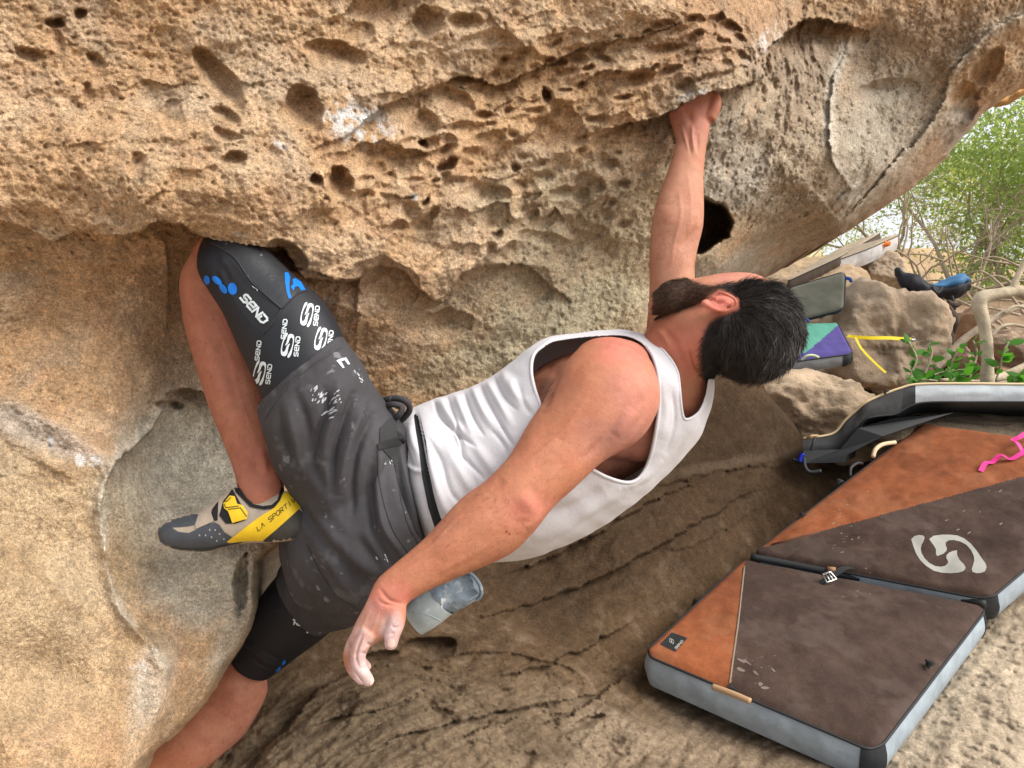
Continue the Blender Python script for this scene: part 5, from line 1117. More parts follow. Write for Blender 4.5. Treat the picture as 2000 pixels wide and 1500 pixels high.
def arc_handle(parent, pts, r_, m, name='carry_handle'):
    v, f = tube_geo(catmull([tuple(P(*p)) for p in pts], 6), r_, 8); mesh_obj(name, v, f, m, parent)
arc_handle(pad, [(1392, 1341, 2.145), (1412, 1348, 2.125), (1438, 1358, 2.10), (1466, 1370, 2.075)], .009, TANH)
arc_handle(pad, [(1705, 893, 3.44), (1710, 878, 3.46), (1724, 868, 3.49), (1748, 864, 3.53)], .010, mat('handle_cream', (.60, .46, .30), rough=.7))
arc_handle(pad, [(1660, 930, 3.38), (1662, 914, 3.40), (1674, 905, 3.44), (1684, 905, 3.46)], .007, BLK)
for a, b in [((1356, 1178), (1362, 1172)), ((1811, 1302), (1817, 1292)), ((1570, 1004), (1563, 1008)), ((1425, 1340), (1434, 1346)), ((1643, 938), (1636, 944))]:
    h = tops.ray_cast(CAMP, (P(a[0]+3, a[1], 1)-CAMP).normalized())[0]; dd_ = proj(np.array(h or P(a[0], a[1], 2.9)))[2]
    ribbon('pull_tab', [P(*a, dd_-.01), P((a[0]+b[0])/2, (a[1]+b[1])/2-2, dd_-.012), P(*b, dd_-.01)], .03, BLK, pad, th=.006)
smear(1480, 1310, 24, 10, 20, 7, tops, pad, 11, 36, mat('chalk_dust', (.19, .145, .125), rough=.95)); 
CHD = mat('chalk_mark', (.30, .24, .20), rough=.95)
smear(1650, 1040, 10, 2, -15, 16, tops, pad, 12, 40, CHD); smear(1660, 980, 10, 2, -20, 12, tops, pad, 13, 42, CHD); smear(1680, 1150, 9, 2, -20, 10, tops, pad, 14, 40, CHD); smear(1480, 1300, 3, 2, 0, 14, tops, pad, 15, 60, CHD); smear(1900, 1000, 12, 3, -20, 8, tops, pad, 16, 60, CHD)
# pink sling
PINK = mat('sling_pink', (.72, .03, .25), rough=.6, bump=[(400, .0004)])
def on_top(x, y, e=.006):
    h = tops.ray_cast(CAMP, (P(x, y, 1)-CAMP).normalized())[0]; return (h or P(x, y, 3.0))+Vector((0, 0, e))
ps = [on_top(1915, 923), on_top(1925, 913, .02), on_top(1938, 906, .008), on_top(1955, 900, .025), on_top(1972, 901, .01), on_top(1992, 896, .02), on_top(2012, 886, .03), on_top(2030, 872, .02)]
sl_ = ribbon('pink_sling', ps, .020, PINK, None, up=(.25, -.3, 1)); tag(sl_, 'bright pink webbing sling lying on the orange part of the big pad', 'sling')
sl2 = ribbon('sling_loop', [on_top(1998, 893, .02), on_top(1985, 886, .05), on_top(1977, 878, .04), on_top(1990, 873, .045), on_top(2010, 864, .05), on_top(2030, 860, .03)], .020, PINK, sl_, up=(.2, -.6, 1))

# long grey pad bent over the rocks behind
gp = empty('crash_pad', P(1850, 800, 3.6), 'long bent crash pad with pale grey side and dark underside, draped over rocks', 'crash pad')
path_t = [(2300, 748, 3.55), (2150, 749, 3.60), (2000, 751, 3.62), (1900, 750, 3.62), (1796, 751, 3.62), (1758, 759, 3.62), (1720, 773, 3.62), (1690, 787, 3.62), (1672, 802, 3.64), (1650, 822, 3.66), (1625, 848, 3.68), (1568, 857, 3.68)]
path_b = [(2300, 790, 3.55), (2150, 788, 3.60), (2000, 785, 3.62), (1900, 785, 3.62), (1797, 787, 3.62), (1750, 808, 3.62), (1722, 812, 3.62), (1692, 818, 3.62), (1676, 838, 3.64), (1660, 855, 3.66), (1640, 880, 3.68), (1569, 882, 3.68)]
ct = np.array(catmull(path_t, 8)); cb = np.array(catmull(path_b, 8)); nT = len(ct)
A = PN(ct[:, 0], ct[:, 1], ct[:, 2]); B = PN(cb[:, 0], cb[:, 1], cb[:, 2]); back = np.array([.50, .86, -.125])
K = 8; rows = []
for k in range(K+1):
    t = k/K; bul = math.sin(t*math.pi)*.012
    rows.append(A*(1-t)+B*t-back*(bul+fbm(A*np.array([16, 4, 4])+t*2, 3, 440)*.006*math.sin(t*math.pi))[:, None])
Vf = np.stack(rows, 0); Vs = Vf.reshape(-1, 3)
def gf(a0, a1):
    return np.array([[k*nT+i, k*nT+i+1, (k+1)*nT+i+1, (k+1)*nT+i] for k in range(K) for i in range(a0, a1)])
pale_mat = mat('pad_side_pale', (.42, .47, .51), rough=.7, vary=.12, vscale=12, bump=[(50, .002)])
spl = 33
drop_loose(mesh_obj('side_band', Vs, gf(0, spl), pale_mat, gp)); drop_loose(mesh_obj('corner_patch', Vs, gf(spl, spl+5), BLK, gp)); drop_loose(mesh_obj('end_band', Vs, gf(spl+5, nT-1), DARKG, gp))
for nm, a, m in (('top_panel', A, DARKG), ('underside', B, DARKG)):
    w = np.linspace(0, 1, 12)[:, None, None]; g_ = a[None]+back*w*.95+(np.array([0, 0, -.10])*w if nm == 'underside' else 0); g_ = g_.reshape(-1, 3)
    mesh_obj(nm, g_, np.array([[j*nT+i, j*nT+i+1, (j+1)*nT+i+1, (j+1)*nT+i] for j in range(11) for i in range(nT-1)]), m, gp)
v, f = tube_geo(list(A+np.array([0, -.002, .003])), .006, 6); mesh_obj('piping', v, f, mat('piping_cream', (.62, .5, .3), rough=.7), gp)
v, f = tube_geo(list(B), .005, 6); mesh_obj('piping', v, f, BLK, gp)
# folded lower flap of that pad
fl_ = [P(1740, 818, 3.58), P(1862, 806, 3.60), P(1800, 826, 3.56), P(1724, 852, 3.56), P(1655, 888, 3.58), P(1650, 903, 3.58), P(1570, 905, 3.62), P(1569, 880, 3.64), P(1640, 878, 3.62), P(1676, 836, 3.60)]
bm = bmesh.new(); fr = [bm.verts.new(p) for p in fl_]; bk = [bm.verts.new(p+Vector(back)*.7) for p in fl_]; bm.faces.new(fr); 
for i in range(len(fr)): bm.faces.new((fr[i], fr[(i+1) % len(fr)], bk[(i+1) % len(fr)], bk[i]))
me = bpy.data.meshes.new('lower_flap'); bm.to_mesh(me); bm.free(); me.materials.append(BLK); o = bpy.data.objects.new('lower_flap', me); COL.objects.link(o); o.parent = gp; o.matrix_parent_inverse = gp.matrix_world.inverted()
arc_handle(gp, [(1592, 853, 3.62), (1588, 866, 3.60), (1584, 880, 3.60)], .006, BLK, 'strap'); arc_handle(gp, [(1570, 895, 3.6), (1572, 912, 3.58), (1582, 922, 3.57), (1604, 920, 3.56)], .010, BLK, 'strap'); arc_handle(gp, [(1548, 897, 3.6), (1558, 900, 3.6), (1570, 896, 3.6)], .008, BLK, 'strap')
arc_handle(gp, [(1562, 902, 3.58), (1564, 893, 3.58), (1568, 886, 3.58)], .012, mat('carabiner_blue', (.02, .04, .5), rough=.3, metal=.6), 'carabiner'); arc_handle(gp, [(1576, 856, 3.64), (1584, 852, 3.62), (1596, 851, 3.64)], .007, TANH, 'strap')
arc_handle(gp, [(1728, 770, 3.6), (1731, 762, 3.6), (1735, 764, 3.6)], .006, BLK, 'strap')

# green and purple pad
GREEN = mat('pad_green', (.10, .33, .24), rough=.8, vary=.08, vscale=6, bump=[(40, .001)]); PURP = mat('pad_purple', (.075, .055, .22), rough=.8, vary=.12, vscale=8, bump=[(40, .001)])
pg = empty('crash_pad', P(1600, 670, 4.9), 'green and purple crash pad with yellow strap, tilted on a boulder', 'crash pad')
gc = [P(1440, 634, 5.5), P(1637, 629, 5.3), P(1667, 687, 4.75), P(1480, 712, 4.85)]
def cl_g(px, py, w):
    return ((py > 701-(px-1560)*.86) | (py > 690-(px-1560)*.05)).astype(int)
slab_parts(pg, gc, .075, [('top_panel', GREEN), ('corner_panel', PURP)], mat('pad_side_mid', (.20, .21, .22), rough=.8, bump=[(60, .002)]), BLK, 3, 50, cl_g, dark_corners=(2,), normal=(.0, -.22, 1))
arc_handle(pg, [(1566, 703, 4.78), (1576, 695, 4.76), (1588, 694, 4.76), (1599, 698, 4.76)], .008, mat('handle_lime', (.5, .6, .35), rough=.6))
YS = mat('strap_yellow', (.80, .60, .01), rough=.5)
ribbon('strap', [P(1655, 656, 4.9), P(1668, 658, 4.85), P(1700, 660, 4.8), P(1735, 660, 4.8), P(1780, 663, 4.85)], .022, YS, pg, up=(0, -1, .25))
ribbon('strap', [P(1671, 659, 4.84), P(1682, 680, 4.8), P(1704, 704, 4.75), P(1730, 728, 4.7)], .014, YS, pg, up=(0, -1, .3))
arc_handle(pg, [(1780, 663, 4.84), (1784, 665, 4.84), (1786, 662, 4.84)], .009, STEEL, 'buckle')
# olive pad on its edge
po = empty('crash_pad', P(1600, 600, 5.4), 'olive grey crash pad standing on its edge against the rock', 'crash pad')
oc = [P(1540, 562, 5.6), P(1652, 529, 5.35), P(1649, 604, 5.25), P(1540, 632, 5.5)]
OL = mat('pad_olive', (.17, .165, .125), rough=.85, vary=.12, vscale=5, bump=[(60, .001)])
slab_parts(po, oc, .12, [('face_panel', OL)], mat('pad_side_blue', (.04, .085, .13), rough=.7), BLK, 4, 40, None, normal=(-.35, -.93, .12))
arc_handle(po, [(1652, 543, 5.3), (1660, 545, 5.28), (1663, 551, 5.28)], .012, mat('strap_blue', (.01, .06, .3), rough=.6), 'strap'); arc_handle(po, [(1562, 628, 5.3), (1574, 624, 5.3), (1580, 628, 5.3)], .012, mat('strap_blue', (.01, .06, .3), rough=.6), 'strap')
po.children[0]
# flat pads on the far rock
def flatpad(lab, cor, th, m, ms, seed):
    e_ = empty('crash_pad', cor[0], lab, 'crash pad'); slab_parts(e_, cor, th, [('top_panel', m)], ms, BLK, seed, 24, None, normal=(-.1, -.4, 1), wr=.008); return e_
TANP = mat('pad_tan', (.36, .28, .19), rough=.85, vary=.2, vscale=5, bump=[(40, .002)]); CREAM = mat('pad_cream', (.72, .60, .34), rough=.8); WHT = mat('pad_side_white', (.55, .53, .52), rough=.8, vary=.2, vscale=12, bump=[(30, .003)]); DKB = mat('pad_side_brown', (.09, .065, .05), rough=.85)
flatpad('long tan pad draped over the far rock, its end sagging down at the right', [P(1535, 548, 5.8), P(1640, 484, 6.6), P(1722, 452, 7.2), P(1640, 500, 6.0)], .11, TANP, DKB, 5)
flatpad('white sided mattress pad lying on the tan pad over the far rock', [P(1618, 512, 6.0), P(1652, 486, 6.4), P(1758, 456, 6.6), P(1700, 482, 6.1)], .13, TANP, WHT, 6)
flatpad('small cream pad squeezed between the roof and the long tan pad', [P(1535, 530, 6.4), P(1605, 482, 7.0), P(1600, 486, 6.8), P(1548, 536, 6.2)], .2, CREAM, CREAM, 7)
o = mesh_obj('orange_cloth', *ellipsoid(P(1722, 478, 6.35), (.07, 0, .022), (0, .05, 0), (-.006, 0, .018), 12), mat('cloth_orange', (.75, .2, .03), rough=.8)); tag(o, 'crumpled orange cloth under the end of the white sided pad', 'cloth')
V, N = get_mesh(o); set_verts(o, V+N*(fbm(V*14, 3, 4)*.03)[:, None])
# backpack
bp = empty('backpack', P(1830, 580, 5.6), 'black backpack with a blue top lying on the boulder by the bushes', 'backpack')
BPK = mat('pack_black', (.014, .015, .022), rough=.6, vary=.3, vscale=10, bump=[(40, .004)]); BPB = mat('pack_blue', (.05, .17, .34), rough=.6, bump=[(30, .004)])
for nm, secs, m in [('pack_body', [(1755, 528, 1758, 552, 5.6, 1.), (1772, 533, 1772, 572, 5.6, 1.2), (1795, 546, 1797, 583, 5.6, 1.5), (1825, 556, 1828, 584, 5.6, 1.8), (1860, 548, 1862, 582, 5.6, 1.8), (1884, 542, 1886, 570, 5.6, 1.3), (1893, 548, 1893, 556, 5.6, 1.)], BPK), ('pack_lid', [(1800, 550, 1803, 562, 5.58, 2.), (1830, 554, 1832, 566, 5.57, 3.), (1860, 540, 1862, 560, 5.57, 2.6), (1880, 536, 1882, 556, 5.58, 2.), (1890, 546, 1890, 556, 5.58, 1.5)], BPB)]:
    o = mesh_obj(nm, *limb(secs, 6, 24), m, bp); V, N = get_mesh(o); set_verts(o, V+N*(fbm(V*9, 3, 41)*.022)[:, None])
for pts in ([(1858, 578, 5.45), (1862, 590, 5.45), (1864, 606, 5.45)], [(1820, 560, 5.4), (1830, 572, 5.38), (1840, 562, 5.4)], [(1840, 582, 5.45), (1842, 590, 5.45)]): arc_handle(bp, pts, .012, BPK, 'strap')

# ---------------------------------------------------------------- boulders
BOULD = mat('boulder_stone', attr=True, rough=.93, spec=.12, vary=.15, vscale=7, bump=[(16, .02), (60, .008), (200, .002)], speck=[(60, .66, (.12, .09, .06), .35), (80, .7, (.7, .6, .5), .4)])
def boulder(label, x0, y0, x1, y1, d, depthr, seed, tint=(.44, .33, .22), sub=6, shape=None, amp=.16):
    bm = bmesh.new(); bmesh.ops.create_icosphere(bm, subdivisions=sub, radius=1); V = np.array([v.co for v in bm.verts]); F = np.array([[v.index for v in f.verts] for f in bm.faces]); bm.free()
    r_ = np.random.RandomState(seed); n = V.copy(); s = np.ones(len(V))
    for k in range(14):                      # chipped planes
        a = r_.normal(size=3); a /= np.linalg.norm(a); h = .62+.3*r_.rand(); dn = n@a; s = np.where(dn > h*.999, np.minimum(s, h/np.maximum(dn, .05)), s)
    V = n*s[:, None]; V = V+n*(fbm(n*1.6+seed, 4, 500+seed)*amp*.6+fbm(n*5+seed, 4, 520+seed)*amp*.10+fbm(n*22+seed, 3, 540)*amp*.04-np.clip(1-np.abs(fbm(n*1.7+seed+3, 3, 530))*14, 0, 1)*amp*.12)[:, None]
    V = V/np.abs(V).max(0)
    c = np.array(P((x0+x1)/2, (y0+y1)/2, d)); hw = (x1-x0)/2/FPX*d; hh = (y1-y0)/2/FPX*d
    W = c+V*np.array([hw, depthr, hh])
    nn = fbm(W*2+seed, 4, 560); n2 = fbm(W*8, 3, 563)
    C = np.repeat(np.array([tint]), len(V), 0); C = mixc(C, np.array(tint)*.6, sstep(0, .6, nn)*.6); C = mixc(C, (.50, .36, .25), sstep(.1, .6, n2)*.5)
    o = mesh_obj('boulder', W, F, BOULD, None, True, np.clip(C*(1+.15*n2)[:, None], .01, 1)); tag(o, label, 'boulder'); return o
boulder('broad tan boulder just behind the head, below the green and purple pad', 1470, 700, 1768, 960, 4.45, .55, 1, (.44, .33, .225), amp=.2)
boulder('large rounded boulder under the backpack, with the yellow strap across it', 1590, 542, 1848, 815, 5.75, .6, 5, (.42, .32, .225), amp=.22)
boulder('pale pitted rock carrying the flat tan pads', 1640, 478, 1772, 600, 6.6, .5, 3, (.48, .37, .26))
boulder('low long rock below the flat pads, behind the olive pad', 1480, 500, 1700, 640, 6.3, .5, 9, (.50, .36, .22))
boulder('brown boulder right of the large one, left of the pale trunk', 1850, 590, 1925, 735, 5.9, .4, 12, (.40, .26, .16))
boulder('dark boulder under the pale branches at the right edge', 1915, 640, 2080, 790, 6.2, .5, 14, (.24, .17, .12))
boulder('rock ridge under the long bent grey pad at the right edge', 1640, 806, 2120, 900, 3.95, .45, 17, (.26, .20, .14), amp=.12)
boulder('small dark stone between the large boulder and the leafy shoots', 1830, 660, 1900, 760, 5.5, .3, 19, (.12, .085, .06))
# ---------------------------------------------------------------- hillside, far rocks, trees
def hill(name, x0, x1, ys, d, tint, seed, depth=30):
    n = 160; m = 50; X = np.linspace(x0, x1, n); U = np.repeat(X[None], m, 0); t = np.linspace(0, 1, m)[:, None]
    ty = np.interp(X, [q[0] for q in ys], [q[1] for q in ys])[None]
    crest = np.array(PN(U, ty+0*U, d+0*U)); z0 = -.5
    W = crest.copy(); W[..., 2] = z0+(crest[..., 2]-z0)*(1-(1-t)**1.6); W[..., 1] = crest[..., 1]-(1-t)*depth*.5
    W[..., 2] += fbm(W*.35, 4, 600+seed)*.5*np.sin(t*math.pi*.5); W = W.reshape(-1, 3)
    idx = np.arange(n*m).reshape(m, n); F = np.stack([idx[:-1, :-1], idx[:-1, 1:], idx[1:, 1:], idx[1:, :-1]], -1).reshape(-1, 4)
    C = np.repeat(np.array([tint]), len(W), 0); C = mixc(C, np.array(tint)*.6, sstep(0, .5, fbm(W*.8, 4, 610)))
    o = mesh_obj(name, W, F, HILLM, None, True, C); tag(o, kind='structure')
HILLM = mat('hill_soil', attr=True, rough=.95, bump=[(1.5, .12), (8, .03)])
hill('hillside', 1300, 3600, [(1300, 505), (1650, 500), (1760, 490), (1850, 520), (1950, 530), (2200, 480), (2700, 440), (3600, 430)], 30, (.50, .34, .19), 1)
hill('hillside', -3000, 1300, [(-3000, 420), (-1000, 500), (1300, 505)], 40, (.45, .32, .2), 2)
# the cliff that juts beyond the roof at the upper right
CL = Relief([(1900, 240, 4.3), (1960, 150, 4.3), (2000, 190, 4.4), (2200, 60, 4.6), (2300, 200, 4.8), (2100, 0, 4.4)])
def dcl(u, v, d):
    W = PN(u, v, d); return d+fbm(W*3, 4, 620)*.08+fbm(np.stack([W[:, 0]*6, W[:, 1]*3, W[:, 2]*20], -1), 3, 625)*.02
def ccl(u, v, W):
    n = fbm(W*4, 4, 630); C = np.repeat(np.array([[.66, .36, .13]]), len(u), 0); return mixc(C, (.45, .26, .13), sstep(0, .5, n)*.6)
cl = build_relief('far_rock', CL, jag([(1880, 180), (1930, 100), (2100, -60), (2350, -60), (2350, 60), (2120, 110), (2060, 140), (2000, 184), (1970, 204), (1946, 210), (1925, 206)], 3, 14, 40), dcl, ccl, ROCKMAT, np.arange(1870, 2350, 4.), np.arange(-60, 230, 4.), .8); tag(cl, kind='structure')

BARK = mat('bark_pale', (.46, .38, .27), rough=.85, vary=.3, vscale=14, bump=[(30, .006), (120, .002)], speck=[(18, .66, (.20, .14, .09), .6)])
BARKG = mat('bark_grey', (.36, .29, .21), rough=.9, vary=.3, vscale=20, bump=[(60, .003)])
BARKD = mat('bark_dark', (.07, .05, .038), rough=.9, vary=.3, vscale=20, bump=[(60, .004)])
def leafmat(name, c):
    def ex(m, b):
        b.inputs['Transmission Weight'].default_value = 0
    m = mat(name, c, rough=.5, vary=.35, vscale=2.2, extra=ex)
    nt = m.node_tree; b = nt.nodes['Principled BSDF']; tr = nt.nodes.new('ShaderNodeBsdfTranslucent'); tr.inputs[0].default_value = (c[0]*1.5, c[1]*1.5, c[2]*.8, 1)
    mx = nt.nodes.new('ShaderNodeMixShader'); mx.inputs[0].default_value = .55; nt.links.new(b.outputs[0], mx.inputs[1]); nt.links.new(tr.outputs[0], mx.inputs[2]); nt.links.new(mx.outputs[0], nt.nodes['Material Output'].inputs[0]); return m
LEAF = [leafmat('leaf_green', (.24, .32, .12)), leafmat('leaf_yellow', (.40, .42, .15)), leafmat('leaf_fresh', (.07, .22, .03))]
def leaves(name, pts, nrm, size, m, parent, asp=2.2, rs=0):
    r_ = np.random.RandomState(rs); n = len(pts); a = r_.normal(size=(n, 3)); a /= np.linalg.norm(a, axis=1)[:, None]; b = np.cross(a, r_.normal(size=(n, 3))); b /= np.linalg.norm(b, axis=1)[:, None]; c = np.cross(a, b)
    L_ = size*(.6+.8*r_.rand(n, 1)); w = L_/asp
    V = np.stack([pts-a*L_/2, pts-a*L_*.05+b*w/2+c*w*.15, pts+a*L_/2, pts-a*L_*.05-b*w/2+c*w*.15], 1).reshape(-1, 3); F = np.arange(n*4).reshape(n, 4)
    o = mesh_obj(name, V, F, m, parent, False); tag(o, kind='stuff'); return o
def grow(r_, p, d, L_, rad, depth, out, tips, bend=.35, wob=.18, split=3):
    """one branch and its side branches -> list of (path, radii)"""
    n = 7; path = [np.array(p)]; dd = np.array(d, float)
    for i in range(n):
        dd = dd+r_.normal(size=3)*wob; dd /= np.linalg.norm(dd); path.append(path[-1]+dd*L_/n)
    radii = list(np.linspace(rad, rad*.45, n+1)); out.append((path, radii))
    if depth == 0: tips.append(path[-1]); tips.append(path[n//2+1]); tips.append(path[n//2]); return
    for k in range(split):
        i = r_.randint(n//2-1, n+1); q = r_.normal(size=3); nd = dd+q*bend*1.6; nd /= np.linalg.norm(nd)
        grow(r_, path[i], nd, L_*(.55+.25*r_.rand()), radii[i]*.62, depth-1, out, tips, bend, wob, split)
def tree(name, label, cat, base, dirs, L_, rad, depth, seed, nleaf, lsize, lm, group=None, spread=.28, bark=None, split=3, bend=.35, wob=.18, up=None, leafseg=0):
    r_ = np.random.RandomState(seed); e_ = empty(name, base, label, cat, group); tips = []
    for j, d in enumerate(dirs):
        out = []; grow(r_, base, d, L_, rad, depth, out, tips, bend, wob, split)
        V, F = tube_geo(out[0][0], out[0][1], 7); mesh_obj('trunk' if j == 0 else 'stem', V, F, bark or BARKG, e_)
        V, F = join_geo([tube_geo(a, b, 4, False) for a, b in out[1:]])
        if V: tag(mesh_obj('branches', V, F, bark or BARKG, e_), kind='stuff')
    if nleaf:
        T_ = np.array(tips); k = r_.randint(0, len(T_), nleaf); cl_ = r_.normal(size=(nleaf, 3))*spread*(.4+.9*(k % 5)/4.)[:, None]
        leaves('crown', T_[k]+cl_, None, lsize, lm, e_, 2.2, seed)
    return e_
def at(x, y, d): return np.array(P(x, y, d))
# leafy trees beyond the mouth of the cave, branches leaning up and right
tree('bushy_tree', 'green bushy tree filling the right edge, leaning up to the right', 'tree', at(1985, 660, 9.5), [(.1, .1, 1), (.5, 0, .8), (-.1, .2, .9), (.8, .1, .5)], 1.6, .045, 3, 31, 8500, .07, LEAF[0], spread=.22)
tree('bushy_tree', 'green tree with thin bare stems just right of the roof edge', 'tree', at(1860, 610, 9.5), [(-.15, .1, 1), (.3, 0, .9), (.7, .1, .7)], 1.6, .035, 3, 33, 8000, .065, LEAF[0], spread=.20)
tree('bushy_tree', 'low yellow green bush glowing just under the roof edge', 'tree', at(1735, 520, 11), [(-.3, .1, .9), (-.7, 0, .5), (.2, 0, .9)], 1.1, .03, 3, 35, 9000, .05, LEAF[1], spread=.22)
tree('bushy_tree', 'taller pale green tree farther off behind the bare thicket', 'tree', at(2120, 620, 12), [(-.3, .1, 1), (.2, 0, 1), (-.6, 0, .8)], 2.1, .06, 3, 37, 8000, .085, LEAF[1], spread=.30)
tree('bushy_tree', 'green tree whose leafy sprays hang in the middle of the sky gap', 'tree', at(1930, 560, 12), [(-.25, .1, 1), (.15, 0, 1)], 1.8, .045, 3, 39, 6500, .075, LEAF[0], spread=.26)
# bare thicket: arching grey twigs
for k, (x, y, d, dirs, L_, sd2, lab) in enumerate([
  (1790, 560, 7.5, [(-.1, 0, 1), (.3, 0, .9), (.6, 0, .8)], 1.0, 51, 'bare grey bush rising behind the backpack'),
  (1900, 590, 7.5, [(-.8, 0, .6), (-.4, 0, .9), (.2, 0, 1)], 1.1, 52, 'bare twiggy bush left of the pale forked trunk, arching left'),
  (2060, 660, 7.0, [(-1, 0, .1), (-1, 0, .3), (-.9, .1, -.02)], 1.2, 54, 'bare dry bush whose long twigs lie across the right edge'),
  (1760, 500, 8.8, [(.5, 0, .8), (.9, 0, .5), (0, 0, 1)], 1.0, 56, 'thin bare bush right of the flat pads')]):
    tree('bare_bush', lab, 'bush', at(x, y, d), dirs, L_*.8, .013, 3, sd2, 0, .05, None, 'bare bushes', bark=BARKG, split=3, bend=.42, wob=.2)
# long separate arching twigs are read singly
r_ = random.Random(9); tb = empty('bare_bush', at(2000, 640, 7), 'spray of long dry twigs arching leftwards from the right edge over the thicket', 'bush')
for k in range(12):
    x0, y0 = r_.uniform(1930, 2080), r_.uniform(560, 700); x1, y1 = x0-r_.uniform(90, 260), y0-r_.uniform(-10, 90); d0 = r_.uniform(6.2, 7.6)
    pts = [at(x0, y0, d0), at(x0*.7+x1*.3, y0*.7+y1*.3-r_.uniform(10, 34), d0), at(x0*.3+x1*.7, y0*.3+y1*.7-r_.uniform(8, 30), d0+.1), at(x1, y1, d0+.2)]
    v, f = tube_geo(catmull(pts, 8), list(np.linspace(.014, .004, 25)), 6); mesh_obj('twig', v, f, BARKG, tb)
# pale forked tree at the right edge
ft = empty('forked_tree', at(1932, 752, 4.5), 'smooth pale crooked trunk bent sharply right, standing behind the grey pad', 'tree')
def path_tube(nm, pts, rs, m, parent, seg=12):
    c = catmull([tuple(at(*p)) for p in pts], 7); v, f = tube_geo(c, list(np.interp(np.linspace(0, 1, len(c)), np.linspace(0, 1, len(rs)), rs)), seg)
    o = mesh_obj(nm, v, f, m, parent); V, N = get_mesh(o); set_verts(o, V+N*(fbm(V*9, 3, 71)*.004)[:, None]); return o
path_tube('trunk', [(1929, 756, 4.5), (1928, 730, 4.5), (1929, 700, 4.5), (1926, 660, 4.5), (1920, 625, 4.5), (1913, 600, 4.5), (1915, 585, 4.5), (1930, 578, 4.5), (1960, 572, 4.5), (1985, 568, 4.52), (2010, 580, 4.55), (2050, 610, 4.6)], [.040, .037, .034, .033, .034, .038, .042, .038, .034, .034, .03, .026], BARK, ft)
path_tube('branch', [(1975, 570, 4.5), (1982, 552, 4.5), (1995, 525, 4.5), (2015, 490, 4.5), (2050, 450, 4.5)], [.022, .018, .016, .014, .01], BARK, ft)
lt = empty('leaning_branch', at(1830, 715, 5.2), 'grey dead branch leaning up to the right behind the pale trunk', 'branch')
path_tube('stem', [(1826, 720, 5.2), (1850, 695, 5.2), (1880, 665, 5.2), (1915, 640, 5.2), (1960, 612, 5.25), (2020, 590, 5.3)], [.03, .028, .026, .024, .02, .014], BARKG, lt)
path_tube('twig', [(1936, 656, 5.0), (1952, 640, 5.0), (1975, 634, 5.0), (2010, 640, 5.0)], [.012, .012, .010, .008], BARK, lt); path_tube('twig', [(1960, 612, 5.2), (1985, 598, 5.2), (2020, 608, 5.2)], [.01, .012, .008], BARK, lt)
rt = empty('root', at(1950, 730, 4.8), 'pale smooth root curving from the trunk foot to the right edge', 'root'); path_tube('stem', [(1935, 740, 4.7), (1960, 735, 4.8), (1985, 724, 4.8), (2020, 705, 4.8)], [.020, .028, .026, .022], BARK, rt)
path_tube('stem', [(1836, 742, 4.9), (1880, 743, 4.9), (1930, 746, 4.9), (1985, 748, 4.9)], [.01, .012, .012, .01], BARK, rt)
ds = empty('dead_stump', at(1840, 640, 5.5), 'dark gnarled dead stump hanging below the backpack', 'stump')
path_tube('stem', [(1800, 578, 5.4), (1822, 600, 5.35), (1832, 625, 5.35), (1845, 650, 5.4), (1850, 690, 5.45), (1845, 720, 5.5)], [.03, .05, .055, .06, .055, .05], BARKD, ds); path_tube('limb', [(1830, 590, 5.4), (1850, 605, 5.35), (1862, 625, 5.35), (1858, 650, 5.4)], [.03, .035, .04, .03], BARKD, ds); path_tube('limb', [(1850, 590, 5.4), (1866, 596, 5.4), (1876, 592, 5.4)], [.02, .02, .012], BARKD, ds)
# leafy shoots, leaf by leaf
LV = LEAF[2]
def shoot(label, pts, n, size, seed):
    e_ = empty('leafy_shoot', at(*pts[0]), label, 'plant', 'leafy shoots'); c = catmull([tuple(at(*p)) for p in pts], 8); v, f = tube_geo(c, .006, 5); mesh_obj('stem', v, f, BARKG, e_)
    q = np.random.RandomState(seed)
    for i in range(n):
        p = c[int((.15+.85*i/max(1, n-1))*(len(c)-1))]; a = q.normal(size=3); a[2] = abs(a[2])*.5; a /= np.linalg.norm(a); b = np.cross(a, [.1, -1, .3]+q.normal(size=3)*.4); b /= np.linalg.norm(b); nn = np.cross(a, b); s = size*(.6+.7*q.rand())
        V = [p, p+a*s*.35+b*s*.26+nn*s*.06, p+a*s*.7+b*s*.20+nn*s*.03, p+a*s, p+a*s*.7-b*s*.20+nn*s*.03, p+a*s*.35-b*s*.26+nn*s*.06, p+a*s*.4, p+a*s*.72]
        mesh_obj('leaf', V, [(0, 1, 6), (1, 2, 7, 6), (2, 3, 7), (3, 4, 7), (4, 5, 6, 7), (5, 0, 6)], LV, e_)
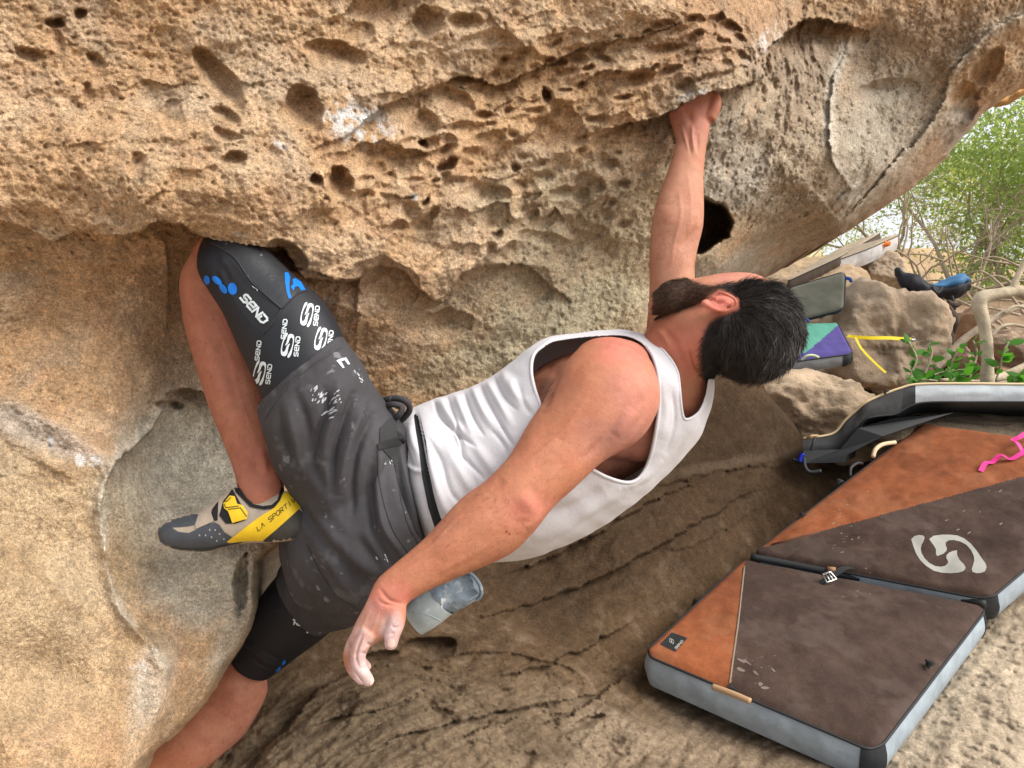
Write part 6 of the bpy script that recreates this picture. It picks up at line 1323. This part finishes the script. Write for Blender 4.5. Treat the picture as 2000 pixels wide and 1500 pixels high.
for i, (lab, pts, n) in enumerate([('leafy shoot rising left of the grey pad edge', [(1772, 752, 4.4), (1782, 725, 4.4), (1790, 700, 4.4), (1775, 668, 4.4)], 12), ('leafy shoot spreading along the ground behind the pad', [(1800, 752, 4.4), (1820, 735, 4.4), (1850, 725, 4.4), (1885, 722, 4.4)], 16), ('leafy shoot against the large boulder', [(1800, 748, 4.5), (1812, 715, 4.5), (1820, 690, 4.5), (1815, 670, 4.5)], 10), ('leafy shoot just left of the pale trunk', [(1890, 750, 4.4), (1900, 720, 4.4), (1908, 690, 4.4), (1900, 664, 4.4)], 14),
   ('leafy shoot just right of the pale trunk', [(1945, 745, 4.4), (1955, 710, 4.4), (1962, 685, 4.4), (1970, 668, 4.4)], 12), ('leafy shoot low between trunk and stump', [(1860, 752, 4.3), (1872, 735, 4.3), (1895, 728, 4.3)], 14), ('leafy shoot at the right edge above the pad', [(1975, 752, 4.3), (1985, 742, 4.3), (2005, 735, 4.3)], 10), ('leafy shoot climbing beside the dead stump', [(1850, 735, 4.8), (1860, 705, 4.8), (1872, 678, 4.8)], 10), ('leafy shoot in the hollow under the boulder', [(1780, 752, 4.3), (1800, 742, 4.3), (1830, 744, 4.3)], 14)]):
    shoot(lab, pts, n, .075, 80+i)
# dry litter under the bushes
lr = np.random.RandomState(5); pts = np.stack([lr.uniform(2.0, 5.5, 2600), lr.uniform(4.6, 9, 2600), lr.uniform(-.1, .05, 2600)], -1)
leaves('leaf_litter', pts, None, .07, mat('dry_leaf', (.22, .14, .08), rough=.9), None, 2.5, 3)
# terrain between the boulders and the hill
bk_ = Relief([(1300, 640, 6.5), (1500, 900, 4.6), (1500, 620, 7.2), (1700, 900, 4.5), (1700, 620, 7.5), (1800, 740, 5.9), (1800, 600, 8.2), (1900, 760, 5.6), (1900, 580, 9), (2100, 760, 5.4), (2100, 580, 8.8), (2400, 760, 5.2), (2400, 580, 8.6), (2000, 900, 4.6), (2400, 900, 4.6)])
def dbk(u, v, d):
    W = PN(u, v, d); return d+fbm(W*2, 4, 640)*.14+fbm(W*9, 3, 645)*.04
def cbk(u, v, W):
    n = fbm(W*2.5, 4, 650); C = np.repeat(np.array([[.30, .20, .13]]), len(u), 0); return mixc(C, (.13, .085, .055), sstep(-.1, .4, n)*.8)
bt = build_relief('rocky_slope', bk_, jag([(1250, 1000), (1250, 560), (1560, 560), (1750, 570), (1850, 562), (2000, 560), (2450, 555), (2450, 1000)], 6, 18, 50), dbk, cbk, BOULD, np.arange(1240, 2460, 6.), np.arange(540, 1000, 6.), 1.); tag(bt, kind='structure')
